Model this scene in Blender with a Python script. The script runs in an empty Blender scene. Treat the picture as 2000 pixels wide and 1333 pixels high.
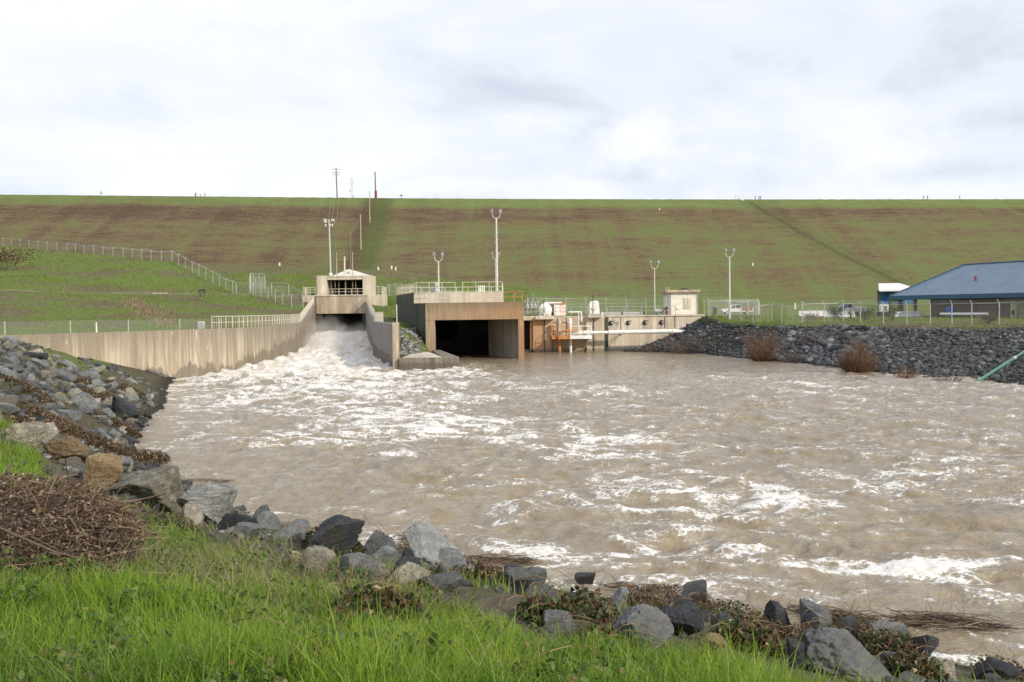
import bpy, math, random
import numpy as np
from mathutils import Vector, Matrix
from mathutils.bvhtree import BVHTree
from mathutils.geometry import delaunay_2d_cdt
random.seed(7); rng = np.random.default_rng(7)
R = math.radians
scene = bpy.context.scene
COL = scene.collection

# ------------------------------------------------------------------ camera
F = 1944.0                       # focal length in pixels of a 2000 px wide picture (35 mm lens)
CAMZ = 5.5                       # eye height above the water
cam_d = bpy.data.cameras.new("camera"); cam = bpy.data.objects.new("camera", cam_d); COL.objects.link(cam)
cam_d.sensor_width = 36; cam_d.lens = 36 * F / 2000; cam_d.clip_start = 0.1; cam_d.clip_end = 6000
RM = Matrix.Rotation(R(90 - 1.81), 4, 'X') @ Matrix.Rotation(R(-0.7), 4, 'Z')
cam.matrix_world = Matrix.Translation((0, 0, CAMZ)) @ RM
scene.camera = cam
RM3 = RM.to_3x3()
def ray(px, py):
    return (RM3 @ Vector(((px - 1000) / F, -(py - 666.5) / F, -1))).normalized()

# ------------------------------------------------------------------ sky and sun
SUN = Vector((0.66, -0.60, 0.50)).normalized()      # towards the sun: right of and behind the camera
world = bpy.data.worlds.new("World"); scene.world = world; world.use_nodes = True
wn = world.node_tree; wn.nodes.clear()
def wnode(t, **k):
    n = wn.nodes.new(t)
    for a, b in k.items(): setattr(n, a, b)
    return n
sky = wnode('ShaderNodeTexSky', sky_type='NISHITA', sun_disc=False)
sky.sun_elevation = math.asin(SUN.z); sky.sun_rotation = math.atan2(SUN.x, SUN.y)
bg1 = wnode('ShaderNodeBackground'); bg1.inputs[1].default_value = 0.12
wn.links.new(sky.outputs[0], bg1.inputs[0])
tc = wnode('ShaderNodeTexCoord')
sep = wnode('ShaderNodeSeparateXYZ'); wn.links.new(tc.outputs['Generated'], sep.inputs[0])
addz = wnode('ShaderNodeMath', operation='ADD'); addz.inputs[1].default_value = 0.16; wn.links.new(sep.outputs[2], addz.inputs[0])
mxz = wnode('ShaderNodeMath', operation='MAXIMUM'); mxz.inputs[1].default_value = 0.05; wn.links.new(addz.outputs[0], mxz.inputs[0])
comb = wnode('ShaderNodeCombineXYZ')
for i in (0, 1):
    dv = wnode('ShaderNodeMath', operation='DIVIDE'); wn.links.new(sep.outputs[i], dv.inputs[0]); wn.links.new(mxz.outputs[0], dv.inputs[1]); wn.links.new(dv.outputs[0], comb.inputs[i])
rot = wnode('ShaderNodeMapping'); rot.inputs['Rotation'].default_value = (0, 0, R(28)); rot.inputs['Scale'].default_value = (0.5, 0.9, 1); rot.inputs['Location'].default_value = (1.3, 0.4, 0)
wn.links.new(comb.outputs[0], rot.inputs[0])
n1 = wnode('ShaderNodeTexNoise'); n1.inputs['Scale'].default_value = 0.8; n1.inputs['Detail'].default_value = 9; n1.inputs['Roughness'].default_value = 0.52; n1.inputs['Distortion'].default_value = 0.35
wn.links.new(rot.outputs[0], n1.inputs['Vector'])
m2 = wnode('ShaderNodeMapping'); m2.inputs['Rotation'].default_value = (0, R(9), 0); m2.inputs['Scale'].default_value = (3.0, 3.0, 8); m2.inputs['Location'].default_value = (2.2, 0, 0.6)
wn.links.new(tc.outputs['Generated'], m2.inputs[0])
n2 = wnode('ShaderNodeTexNoise'); n2.inputs['Scale'].default_value = 1.0; n2.inputs['Detail'].default_value = 8; n2.inputs['Roughness'].default_value = 0.55; n2.inputs['Distortion'].default_value = 0.5
wn.links.new(m2.outputs[0], n2.inputs['Vector'])
av = wnode('ShaderNodeMath', operation='MULTIPLY_ADD'); av.inputs[1].default_value = 0.75; wn.links.new(n2.outputs['Fac'], av.inputs[0])
hf = wnode('ShaderNodeMath', operation='MULTIPLY'); hf.inputs[1].default_value = 0.25; wn.links.new(n1.outputs['Fac'], hf.inputs[0]); wn.links.new(hf.outputs[0], av.inputs[2])
gx = wnode('ShaderNodeMapRange'); gx.inputs['From Min'].default_value = -0.25; gx.inputs['From Max'].default_value = 0.40; gx.inputs['To Min'].default_value = 0.07; gx.inputs['To Max'].default_value = 0.0
wn.links.new(sep.outputs[0], gx.inputs['Value'])
sm = wnode('ShaderNodeMath', operation='ADD'); wn.links.new(av.outputs[0], sm.inputs[0]); wn.links.new(gx.outputs[0], sm.inputs[1])
acc = sm.outputs[0]
def cloud(px, py, wx_, wy_, amt):               # a cloud of its own: centre direction, half size, lighter (+) or darker (-)
    global acc
    c = ray(px, py); k = 1 / F
    sb = wnode('ShaderNodeVectorMath', operation='SUBTRACT'); wn.links.new(tc.outputs['Generated'], sb.inputs[0]); sb.inputs[1].default_value = c
    ml = wnode('ShaderNodeVectorMath', operation='MULTIPLY'); wn.links.new(sb.outputs[0], ml.inputs[0]); ml.inputs[1].default_value = (1 / (wx_ * k), 0.6 / (wx_ * k), 1 / (wy_ * k))
    rt = wnode('ShaderNodeVectorMath', operation='ADD'); wn.links.new(ml.outputs[0], rt.inputs[0]); wn.links.new(wig.outputs[0], rt.inputs[1])
    ln = wnode('ShaderNodeVectorMath', operation='LENGTH'); wn.links.new(rt.outputs[0], ln.inputs[0])
    mr = wnode('ShaderNodeMapRange', interpolation_type='SMOOTHSTEP'); mr.inputs['From Min'].default_value = 0.15; mr.inputs['From Max'].default_value = 1.25; mr.inputs['To Min'].default_value = amt; mr.inputs['To Max'].default_value = 0
    wn.links.new(ln.outputs['Value'], mr.inputs['Value'])
    ad = wnode('ShaderNodeMath', operation='ADD'); wn.links.new(acc, ad.inputs[0]); wn.links.new(mr.outputs[0], ad.inputs[1]); acc = ad.outputs[0]
n3 = wnode('ShaderNodeTexNoise'); n3.inputs['Scale'].default_value = 11; n3.inputs['Detail'].default_value = 7; n3.inputs['Roughness'].default_value = 0.62; wn.links.new(tc.outputs['Generated'], n3.inputs['Vector'])
w0 = wnode('ShaderNodeVectorMath', operation='SUBTRACT'); wn.links.new(n3.outputs['Color'], w0.inputs[0]); w0.inputs[1].default_value = (.5, .5, .5)
wig = wnode('ShaderNodeVectorMath', operation='SCALE'); wn.links.new(w0.outputs[0], wig.inputs[0]); wig.inputs['Scale'].default_value = 3.4
for cl_ in ((1190, 335, 150, 24, -.10), (1330, 350, 330, 45, -.07), (1225, 275, 95, 30, .15), (1275, 252, 90, 34, .13), (1310, 285, 110, 22, .10), (1400, 320, 120, 40, .08), (1470, 150, 150, 60, -.07), (890, 190, 130, 42, -.035), (170, 225, 170, 45, -.09),
            (1850, 330, 190, 42, -.12), (1930, 250, 170, 40, -.08), (1960, 60, 200, 60, -.07), (1850, 130, 120, 40, -.06), (330, 365, 90, 22, .2), (610, 372, 120, 18, .2), (600, 120, 400, 120, .05), (1060, 250, 120, 50, .08), (1700, 250, 120, 60, .07), (900, 370, 140, 18, .08)):
    cloud(*cl_)
sm = None
cr = wnode('ShaderNodeValToRGB'); el = cr.color_ramp.elements
el[0].position = 0.30; el[0].color = (0.56, 0.59, 0.68, 1)
el[1].position = 0.72; el[1].color = (0.96, 0.965, 0.985, 1)
e = el.new(0.40); e.color = (0.66, 0.695, 0.79, 1)
e = el.new(0.48); e.color = (0.765, 0.80, 0.895, 1)
e = el.new(0.57); e.color = (0.84, 0.87, 0.955, 1)
wn.links.new(acc, cr.inputs[0])
bg2 = wnode('ShaderNodeBackground'); bg2.inputs[1].default_value = 0.99
wn.links.new(cr.outputs[0], bg2.inputs[0])
mxs = wnode('ShaderNodeMixShader'); mxs.inputs[0].default_value = 0.93
wn.links.new(bg1.outputs[0], mxs.inputs[1]); wn.links.new(bg2.outputs[0], mxs.inputs[2])
wo = wnode('ShaderNodeOutputWorld'); wn.links.new(mxs.outputs[0], wo.inputs[0])

sd = bpy.data.lights.new("sun", 'SUN'); sd.energy = 3.3; sd.angle = R(1.2); sd.color = (1.0, 0.90, 0.74)
so = bpy.data.objects.new("sun", sd); COL.objects.link(so)
so.rotation_euler = SUN.to_track_quat('Z', 'Y').to_euler()
scene.view_settings.view_transform = 'Standard'; scene.view_settings.look = 'None'
scene.view_settings.exposure = 0.22; scene.view_settings.gamma = 1.0
scene.render.engine = 'CYCLES'; scene.cycles.max_bounces = 6; scene.cycles.transparent_max_bounces = 12; scene.cycles.volume_bounces = 1

# ------------------------------------------------------------------ helpers: pixels (of the 2000 px photo) to points
def D(px, py, d):                # the point of that ray at ground distance y = d
    r = ray(px, py); t = d / r.y
    return Vector((r.x * t, d, CAMZ + r.z * t))
def W(px, py, z=0.0):            # the point of that ray on the level z
    r = ray(px, py); t = (z - CAMZ) / r.z
    return Vector((r.x * t, r.y * t, z))

# ------------------------------------------------------------------ helpers: noise
_perm = rng.permutation(4096)
_ga = rng.uniform(0, 2 * np.pi, 4096); _gx = np.cos(_ga); _gy = np.sin(_ga)
def perlin(x, y, seed=0):
    x = np.asarray(x, float); y = np.asarray(y, float)
    xi = np.floor(x).astype(int); yi = np.floor(y).astype(int); xf = x - xi; yf = y - yi
    def g(ix, iy, dx, dy):
        h = _perm[(_perm[(ix + seed * 131) & 4095] + iy) & 4095]
        return _gx[h] * dx + _gy[h] * dy
    u = xf ** 3 * (xf * (xf * 6 - 15) + 10); v = yf ** 3 * (yf * (yf * 6 - 15) + 10)
    a = g(xi, yi, xf, yf); b = g(xi + 1, yi, xf - 1, yf); c = g(xi, yi + 1, xf, yf - 1); d = g(xi + 1, yi + 1, xf - 1, yf - 1)
    return ((a + u * (b - a)) + v * ((c + u * (d - c)) - (a + u * (b - a)))) * 1.5
def fbm(x, y, oct=4, seed=0, gain=0.5):
    s = 0; a = 1; t = 0
    for o in range(oct):
        s = s + a * perlin(x * 2 ** o, y * 2 ** o, seed + o * 7); t += a; a *= gain
    return s / t
def sstep(a, b, x):
    t = np.clip((x - a) / (b - a), 0, 1); return t * t * (3 - 2 * t)

# ------------------------------------------------------------------ helpers: materials
class NT:
    def __init__(s, name):
        s.m = bpy.data.materials.new(name); s.m.use_nodes = True; s.t = s.m.node_tree
        s.b = s.t.nodes['Principled BSDF']; s.o = s.t.nodes['Material Output']
        s._pos = s._obj = s._geo = None
    def n(s, t, **k):
        x = s.t.nodes.new(t)
        for a, b in k.items(): setattr(x, a, b)
        return x
    def put(s, sock, v):
        if hasattr(v, 'is_output'): s.t.links.new(v, sock)
        elif isinstance(v, (tuple, list)): sock.default_value = tuple(v) + (1,) if (len(v) == 3 and sock.type == 'RGBA') else v
        elif sock.type == 'RGBA': sock.default_value = (v, v, v, 1)
        else: sock.default_value = v
    def geo(s):
        if not s._geo: s._geo = s.n('ShaderNodeNewGeometry')
        return s._geo
    def pos(s): return s.geo().outputs['Position']
    def obj(s):
        if not s._obj: s._obj = s.n('ShaderNodeTexCoord')
        return s._obj.outputs['Object']
    def isl(s): return s.geo().outputs['Random Per Island']
    def rnd(s): return s.n('ShaderNodeObjectInfo').outputs['Random']
    def xyz(s, v):
        x = s.n('ShaderNodeSeparateXYZ'); s.put(x.inputs[0], v); return x.outputs
    def map(s, v, sc=(1, 1, 1), loc=(0, 0, 0), rot=(0, 0, 0)):
        x = s.n('ShaderNodeMapping'); s.put(x.inputs[0], v); x.inputs['Scale'].default_value = sc; x.inputs['Location'].default_value = loc; x.inputs['Rotation'].default_value = rot; return x.outputs[0]
    def noise(s, v, sc=1, det=4, ro=0.55, dist=0):
        x = s.n('ShaderNodeTexNoise'); s.put(x.inputs['Vector'], v); x.inputs['Scale'].default_value = sc; x.inputs['Detail'].default_value = det; x.inputs['Roughness'].default_value = ro; x.inputs['Distortion'].default_value = dist; return x.outputs['Fac']
    def vor(s, v, sc=1, feat='F1', out='Distance'):
        x = s.n('ShaderNodeTexVoronoi', feature=feat); s.put(x.inputs['Vector'], v); x.inputs['Scale'].default_value = sc; return x.outputs[out]
    def ramp(s, f, stops):
        x = s.n('ShaderNodeValToRGB'); e = x.color_ramp.elements
        for i, (p, c) in enumerate(stops):
            c = (c, c, c) if not isinstance(c, (tuple, list)) else c
            q = e[i] if i < 2 else e.new(p)
            q.position = p; q.color = tuple(c) + (1,)
        s.put(x.inputs[0], f); return x.outputs[0]
    def mix(s, f, a, b, mode='MIX'):
        x = s.n('ShaderNodeMix', data_type='RGBA', blend_type=mode); s.put(x.inputs[0], f); s.put(x.inputs[6], a); s.put(x.inputs[7], b); return x.outputs[2]
    def math(s, op, a, b=0.0, c=None, clamp=False):
        x = s.n('ShaderNodeMath', operation=op, use_clamp=clamp); s.put(x.inputs[0], a); s.put(x.inputs[1], b)
        if c is not None: s.put(x.inputs[2], c)
        return x.outputs[0]
    def rng(s, v, a, b, c=0.0, d=1.0):
        x = s.n('ShaderNodeMapRange'); s.put(x.inputs[0], v)
        for i, q in enumerate((a, b, c, d)): s.put(x.inputs[i + 1], q)
        return x.outputs[0]
    def attr(s, name):
        return s.n('ShaderNodeAttribute', attribute_name=name).outputs['Fac']
    def bump(s, h, st=0.5, dist=0.05):
        x = s.n('ShaderNodeBump'); x.inputs['Strength'].default_value = st; x.inputs['Distance'].default_value = dist; s.put(x.inputs['Height'], h); s.t.links.new(x.outputs[0], s.b.inputs['Normal']); return x.outputs[0]
    def set(s, col=None, rough=None, metal=None, spec=None):
        if col is not None: s.put(s.b.inputs['Base Color'], col)
        if rough is not None: s.put(s.b.inputs['Roughness'], rough)
        if metal is not None: s.b.inputs['Metallic'].default_value = metal
        if spec is not None: s.b.inputs['Specular IOR Level'].default_value = spec
        return s.m

def plain(name, c, rough=0.6, metal=0, var=0.25, sc=3.0, bump=0.0):
    t = NT(name); f = t.noise(t.obj(), sc, 5)
    lo = tuple(x * (1 - var) for x in c); hi = tuple(min(1, x * (1 + var)) for x in c)
    if bump: t.bump(t.noise(t.obj(), sc * 6, 4), bump, 0.02)
    return t.set(t.ramp(f, [(0.3, lo), (0.7, hi)]), rough, metal)

def concrete(name, pale, tan, dark, wet=None, top=None, rust=None, dk=0.5, streak=1.0, joints=True):
    t = NT(name); p = t.pos(); x, y, z = t.xyz(p)
    sv = t.map(p, (1.3, 1.3, 0.07)); st = t.noise(sv, 1.5, 6, 0.65)
    big = t.noise(p, 0.25, 4)
    c = t.mix(t.ramp(big, [(0.35, 0), (0.65, 1)]), pale, tan)
    c = t.mix(t.math('MULTIPLY', t.ramp(st, [(0.45, 0), (0.70, 1)]), dk * streak), c, dark)
    st2 = t.noise(t.map(p, (4, 4, 0.12), (3, 7, 0)), 1.6, 4, 0.6)
    c = t.mix(t.math('MULTIPLY', t.math('MULTIPLY', t.ramp(st2, [(0.50, 0), (0.66, 1)]), t.ramp(t.noise(p, .55, 4, .6), [(.42, 0.1), (.60, 1)])), 0.75), c, dark)
    st3 = t.noise(t.map(p, (0.6, 0.6, 0.10), (13, 3, 0)), 1.2, 5, 0.6)
    c = t.mix(t.math('MULTIPLY', t.ramp(st3, [(0.62, 0), (0.68, 1)]), 0.5), c, tuple(min(0.6, k * 1.25) for k in pale))
    st4 = t.noise(t.map(p, (0.5, 0.5, 0.045), (1, 2, 0)), 1.0, 7, 0.72)
    c = t.mix(t.math('MULTIPLY', t.ramp(st4, [(0.49, 0), (0.58, 1)]), 0.8 * min(1, dk * 1.3)), c, tuple((a + b) / 2 * .75 for a, b in zip(tan, dark)))
    if rust:
        x0, x1, rc, am = rust
        rf = t.math('ADD', t.rng(x, x0, x1), t.math('MULTIPLY', t.math('SUBTRACT', st, 0.5), 1.4), clamp=True)
        c = t.mix(t.math('MULTIPLY', rf, am), c, rc)
    if top:                                     # dark run-off just under the coping
        zt, dep = top
        f = t.math('MULTIPLY', t.rng(t.math('ADD', z, t.math('MULTIPLY', st2, 2.2)), zt - dep + 1.1, zt + 1.1), 0.75)
        c = t.mix(f, c, dark)
    if wet:                                     # wet band, ragged upper line
        z0, y0, sl, amp = wet
        sp = t.noise(t.map(p, (0.45, 0.36, 0.015)), 1.0, 5, 0.72)
        line = t.math('ADD', t.math('MULTIPLY', t.math('MAXIMUM', t.math('SUBTRACT', y, y0), 0), sl), t.math('MULTIPLY', t.math('SUBTRACT', sp, 0.45), amp))
        line = t.math('ADD', line, z0)
        line = t.math('ADD', line, t.math('MULTIPLY', t.noise(p, 3, 3), 0.25))
        wf = t.rng(t.math('SUBTRACT', line, z), -0.06, 0.08)
        c = t.mix(t.math('MULTIPLY', wf, 0.72), c, (0.07, 0.055, 0.04))
    if joints:
        j = t.math('ABSOLUTE', t.math('SUBTRACT', t.math('FRACT', t.math('MULTIPLY', z, 0.82)), 0.5))
        c = t.mix(t.math('MULTIPLY', t.rng(j, 0.012, 0.0), 0.25), c, dark)
    ef = t.noise(t.map(p, (1, 1, .5), (5, 5, 5)), 1.1, 7, .75); c = t.mix(t.ramp(ef, [(.63, 0), (.67, .7)]), c, tuple(min(.72, k * 1.35) for k in pale))
    gr = t.noise(p, 9, 4, 0.7)
    c = t.mix(0.22, c, t.ramp(gr, [(0.3, tuple(k * .6 for k in tan)), (0.7, pale)]))
    t.bump(t.math('ADD', gr, t.math('MULTIPLY', big, 1.5)), 0.35, 0.05)
    return t.set(c, 0.85)

# ------------------------------------------------------------------ helpers: objects
ORG = {}
def tag(o, label=None, cat=None, group=None, kind=None):
    if label: o['label'] = label
    if cat: o['category'] = cat
    if group: o['group'] = group
    if kind: o['kind'] = kind
    return o
def thing(name, loc, label, cat, group=None):
    o = bpy.data.objects.new(name, None); COL.objects.link(o); o.location = loc; o.empty_display_size = 0.2
    ORG[o.name] = Vector(loc); return tag(o, label, cat, group)
def link_mesh(name, me, mat, parent=None, loc=None, smooth=False):
    o = bpy.data.objects.new(name, me); COL.objects.link(o)
    if mat: me.materials.append(mat)
    if smooth: me.polygons.foreach_set('use_smooth', [True] * len(me.polygons))
    if parent: o.parent = parent; ORG[o.name] = ORG[parent.name]
    else:
        o.location = loc or (0, 0, 0); ORG[o.name] = Vector(loc or (0, 0, 0))
    return o
def np_mesh(name, V, Fc, mat, parent=None, loc=None, smooth=False, attrs=None):
    """V (n,3) world coordinates, Fc (m,k) faces"""
    V = np.asarray(V, np.float32); Fc = np.asarray(Fc, np.int32); k = Fc.shape[1]
    org = ORG[parent.name] if parent else Vector(loc or (0, 0, 0))
    V = V - np.array(org[:], np.float32)
    me = bpy.data.meshes.new(name)
    me.vertices.add(len(V)); me.vertices.foreach_set('co', V.ravel())
    me.loops.add(Fc.size); me.loops.foreach_set('vertex_index', Fc.ravel())
    me.polygons.add(len(Fc)); me.polygons.foreach_set('loop_start', np.arange(0, Fc.size, k)); me.polygons.foreach_set('loop_total', np.full(len(Fc), k))
    me.update(calc_edges=True); me.validate()
    for a, v in (attrs or {}).items():
        at = me.attributes.new(a, 'FLOAT', 'POINT'); at.data.foreach_set('value', np.asarray(v, np.float32))
    return link_mesh(name, me, mat, parent, loc, smooth)
class MB:
    def __init__(s): s.v = []; s.f = []
    def add(s, vs, fs):
        b = len(s.v); s.v += [tuple(v) for v in vs]; s.f += [tuple(i + b for i in f) for f in fs]; return s
    def box(s, x0, x1, y0, y1, z0, z1):
        return s.add([(x0, y0, z0), (x1, y0, z0), (x1, y1, z0), (x0, y1, z0), (x0, y0, z1), (x1, y0, z1), (x1, y1, z1), (x0, y1, z1)],
                     [(3, 2, 1, 0), (4, 5, 6, 7), (0, 1, 5, 4), (1, 2, 6, 5), (2, 3, 7, 6), (3, 0, 4, 7)])
    def obox(s, c, sx, sy, sz, rz=0):          # oriented box, c = centre of its base
        co, si = math.cos(rz), math.sin(rz); vs = []
        for z in (0, sz):
            for a, b in ((-1, -1), (1, -1), (1, 1), (-1, 1)):
                x, y = a * sx / 2, b * sy / 2
                vs.append((c[0] + x * co - y * si, c[1] + x * si + y * co, c[2] + z))
        return s.add(vs, [(3, 2, 1, 0), (4, 5, 6, 7), (0, 1, 5, 4), (1, 2, 6, 5), (2, 3, 7, 6), (3, 0, 4, 7)])
    def prism(s, pts, z0, z1):                 # pts counter-clockwise; z0, z1 numbers or lists
        n = len(pts); z0 = z0 if isinstance(z0, (list, tuple)) else [z0] * n; z1 = z1 if isinstance(z1, (list, tuple)) else [z1] * n
        vs = [(p[0], p[1], z0[i]) for i, p in enumerate(pts)] + [(p[0], p[1], z1[i]) for i, p in enumerate(pts)]
        return s.add(vs, [tuple(range(n))[::-1], tuple(range(n, 2 * n))] + [(i, (i + 1) % n, n + (i + 1) % n, n + i) for i in range(n)])
    def tube(s, p0, p1, r, n=6, r1=None):
        p0 = Vector(p0); p1 = Vector(p1); d = (p1 - p0)
        if d.length < 1e-6: return s
        d.normalize(); a = d.orthogonal().normalized(); b = d.cross(a); r1 = r if r1 is None else r1; vs = []
        for p, q in ((p0, r), (p1, r1)):
            for i in range(n):
                t = 2 * math.pi * i / n; vs.append(p + (a * math.cos(t) + b * math.sin(t)) * q)
        return s.add(vs, [(i, (i + 1) % n, n + (i + 1) % n, n + i) for i in range(n)] + [tuple(range(n))[::-1], tuple(range(n, 2 * n))])
    def path(s, pts, r, n=6):
        for a, b in zip(pts[:-1], pts[1:]): s.tube(a, b, r, n)
        return s
    def lathe(s, c, prof, n=16, axis='Z'):     # prof: (radius, height)
        vs = []
        for r, h in prof:
            for i in range(n):
                t = 2 * math.pi * i / n; q = (r * math.cos(t), r * math.sin(t), h)
                if axis == 'Y': q = (q[0], q[2], q[1])
                if axis == 'X': q = (q[2], q[0], q[1])
                vs.append((c[0] + q[0], c[1] + q[1], c[2] + q[2]))
        m = len(prof)
        return s.add(vs, [(j * n + i, j * n + (i + 1) % n, (j + 1) * n + (i + 1) % n, (j + 1) * n + i) for j in range(m - 1) for i in range(n)] + [tuple(range(n))[::-1], tuple(range((m - 1) * n, m * n))])
    def wall(s, pts, th, z0, z1):              # a wall along a polyline, thickness th to the left of its direction
        off = offset(pts, th); n = len(pts)
        z0 = z0 if isinstance(z0, (list, tuple)) else [z0] * n; z1 = z1 if isinstance(z1, (list, tuple)) else [z1] * n
        vs = []
        for i in range(n):
            a, b = pts[i], off[i]; vs += [(a[0], a[1], z0[i]), (b[0], b[1], z0[i]), (b[0], b[1], z1[i]), (a[0], a[1], z1[i])]
        fs = []
        for i in range(n - 1):
            k = 4 * i
            for q in range(4): fs.append((k + q, k + (q + 1) % 4, k + 4 + (q + 1) % 4, k + 4 + q))
        fs += [(0, 1, 2, 3)[::-1], (4 * n - 4, 4 * n - 3, 4 * n - 2, 4 * n - 1)]
        return s.add(vs, fs)
    def build(s, name, mat, parent=None, loc=None, smooth=False, bevel=0):
        org = ORG[parent.name] if parent else Vector(loc or (0, 0, 0))
        me = bpy.data.meshes.new(name); me.from_pydata([tuple(Vector(v) - org) for v in s.v], [], s.f)
        import bmesh
        bm = bmesh.new(); bm.from_mesh(me); bmesh.ops.recalc_face_normals(bm, faces=bm.faces); bm.to_mesh(me); bm.free()
        o = link_mesh(name, me, mat, parent, loc, smooth)
        if bevel:
            m = o.modifiers.new('bevel', 'BEVEL'); m.width = bevel; m.segments = 2; m.limit_method = 'ANGLE'
        return o
def offset(pts, d):
    out = []; n = len(pts)
    for i in range(n):
        a = Vector(pts[max(0, i - 1)][:2]); b = Vector(pts[min(n - 1, i + 1)][:2]); t = (b - a).normalized()
        out.append((pts[i][0] - t.y * d, pts[i][1] + t.x * d))
    return out
def dup(o, parent=None, loc=None, **tags):     # a copy of an object and of all its children
    c = o.copy(); COL.objects.link(c)
    if parent: c.parent = parent
    if loc is not None: c.location = loc
    ORG[c.name] = Vector(c.location) if not parent else ORG[parent.name]
    for ch in o.children: dup(ch, c)
    if tags: tag(c, **tags)
    return c
def densify(pts, step):
    out = []
    for a, b in zip(pts[:-1], pts[1:]):
        a = Vector(a); b = Vector(b); n = max(1, int((b - a).length / step))
        for i in range(n): out.append(tuple(a.lerp(b, i / n)))
    out.append(tuple(pts[-1])); return out

def resample(pts, step):
    P = [Vector(p) for p in pts]; L = [0]
    for a, b in zip(P[:-1], P[1:]): L.append(L[-1] + (b - a).length)
    n = max(1, round(L[-1] / step)); out = []
    for k in range(n + 1):
        q = L[-1] * k / n; i = min(len(P) - 2, max(0, int(np.searchsorted(L, q, side='right')) - 1))
        out.append(tuple(P[i].lerp(P[i + 1], min(1, (q - L[i]) / max(1e-6, L[i + 1] - L[i])))))
    return out

# ------------------------------------------------------------------ plan of the place
wallL = [(-44, 60), (-36.0, 72), (-29.0, 84.5), (-26.6, 89), (-25.7, 95), (-25.7, 108), (-26.4, 120), (-27.6, 131), (-30.2, 147), (-36.2, 184)]
wallLz = [4.1, 4.1, 4.1, 4.1, 4.1, 4.1, 4.1, 4.15, 5.1, 7.4]
wallR = [(-11.1, 93), (-14.0, 106), (-16.5, 118), (-18.2, 130), (-20.6, 144), (-27.0, 184)]
wallRz = [4.3, 4.3, 4.3, 4.6, 5.4, 7.4]
S = [(-28.8, 84.3), (-24.5, 71), (-21, 60), (-18.8, 51), (-17.0, 45), (-13.9, 36), (-9.3, 30), (-5.7, 24.7), (-3, 22.6), (-1.1, 21.0), (1.9, 18.4), (4.4, 16.6), (7.5, 14.4), (14, 8), (24, -2), (40, -20)]
T = [(-38, 69), (-33, 62), (-29, 55), (-26, 49), (-23.5, 43), (-19.5, 33), (-13, 22), (-8.5, 15), (-5.8, 12.5), (-3.5, 11), (-.5, 9.5), (1.5, 8.6), (3, 7.6), (8, 2), (15, -8), (30, -26)]
Tz = [4.1, 4.2, 4.2, 4.1, 4.0, 3.9, 3.7, 3.3, 3.0, 2.9, 2.8, 2.6, 2.5, 2.5, 2.5, 2.5]
PTS = []; CLIFF = []
def line(pts, step=3, cliff=False):
    d = densify(pts, step); PTS.extend(d)
    if cliff: CLIFF.extend(d)
fr = offset(wallL, 0.15); bk = offset(wallL, 0.45)
frz = [3.7, 3.7, 0.2, -2.2, -2.5, -2.5, -2.5, -2.5, -2.5, -2.5]
line([(p[0], p[1], z) for p, z in zip(fr, frz)], 1, True)
line([(p[0], p[1], z - 0.35) for p, z in zip(bk, wallLz)], 1, True)
fr = offset(wallR, -0.15); bk = offset(wallR, -0.45)
line([(p[0], p[1], -2.5) for p in fr], 1, True)
line([(p[0], p[1], z) for p, z in zip(bk, [0.2, 1.5, 4.1, 4.3, 5.0, 7.0])], 1, True)
line([(a, b, 0.0) for a, b in S], 1.5)
line([(a + 1.6, b + 2.4, -1.3) for a, b in S[1:]], 2.5)
line([(a, b, z) for (a, b), z in zip(T, Tz)], 2)
line([((a + c) / 2 * 1.0, (b + d) / 2, z * 0.52) for (a, b), (c, d), z in zip(S, T, Tz)], 2)
for p in [(0, 4, 3.85), (-4, 4.5, 3.8), (4, 2.5, 3.6), (0, 0, 3.9), (-5, 8, 3.75), (-10, 8, 4.0), (-12, 14, 4.1), (-20, 22, 4.3), (-30, 34, 4.5), (-40, 50, 4.5), (-60, 40, 4.6), (-60, 0, 4.6), (-20, -20, 4.2), (0, -30, 4), (25, -40, 3.6), (-60, -60, 5), (60, -60, 2.5), (-2, 6.5, 3.45), (2, 5.5, 3.25), (-120, 0, 5.5), (-120, 60, 6), (-52, 58, 4.3), (-46, 66, 4.1)]: PTS.append(p)
# river bed
for p in [(0, 30), (0, 60), (10, 45), (20, 30), (20, 60), (-8, 50), (-14, 70), (0, 90), (15, 90), (-14, 86), (30, 45), (40, 20), (60, 10), (60, 40), (-22, 110), (-31.5, 170), (-31, 183), (90, 0), (200, -60), (90, 30), (120, -60), (-31.5, 193), (-35.2, 190), (-27.6, 190), (-33, 187), (-29.5, 187), (-4, 104), (-6, 122), (-6, 133), (8, 110), (12, 120)]: PTS.append((p[0], p[1], -2.5))
# around the outlet box and the wall to its right
line([(-10.2, 100, -2.0), (-3.5, 93, -2.5)], 2)
line([(-11.3, 101.2, 0.9), (-9.2, 101.6, 0.9), (-9.0, 109, 0.95)], 1, True)
line([(-10.1, 110.5, 2.4), (-11.7, 116.4, 4.0), (-13.5, 125, 4.2), (-16.0, 135.5, 4.6), (2, 136.2, 4.8)], 1, True)
line([(-9.2, 110.6, -2.5), (-11.2, 116.6, -2.5), (-13.0, 125, -2.5), (-15.2, 134.9, -2.5), (0.6, 135.2, -2.5)], 1, True)
line([(-12.6, 104.2, 1.3), (-12.4, 108, 2.8), (-13.0, 112, 3.9), (-14.5, 118, 4.2)], 1)
line([(1.0, 128.35, -2.5), (14.5, 128.35, -0.8), (16, 128.35, 0.1), (20.5, 128.35, 2.1), (24.8, 128.35, 4.2)], 1, True)
line([(0.8, 135, 4.3), (1.0, 128.75, 4.3), (25, 128.75, 4.3)], 1, True)
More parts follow.
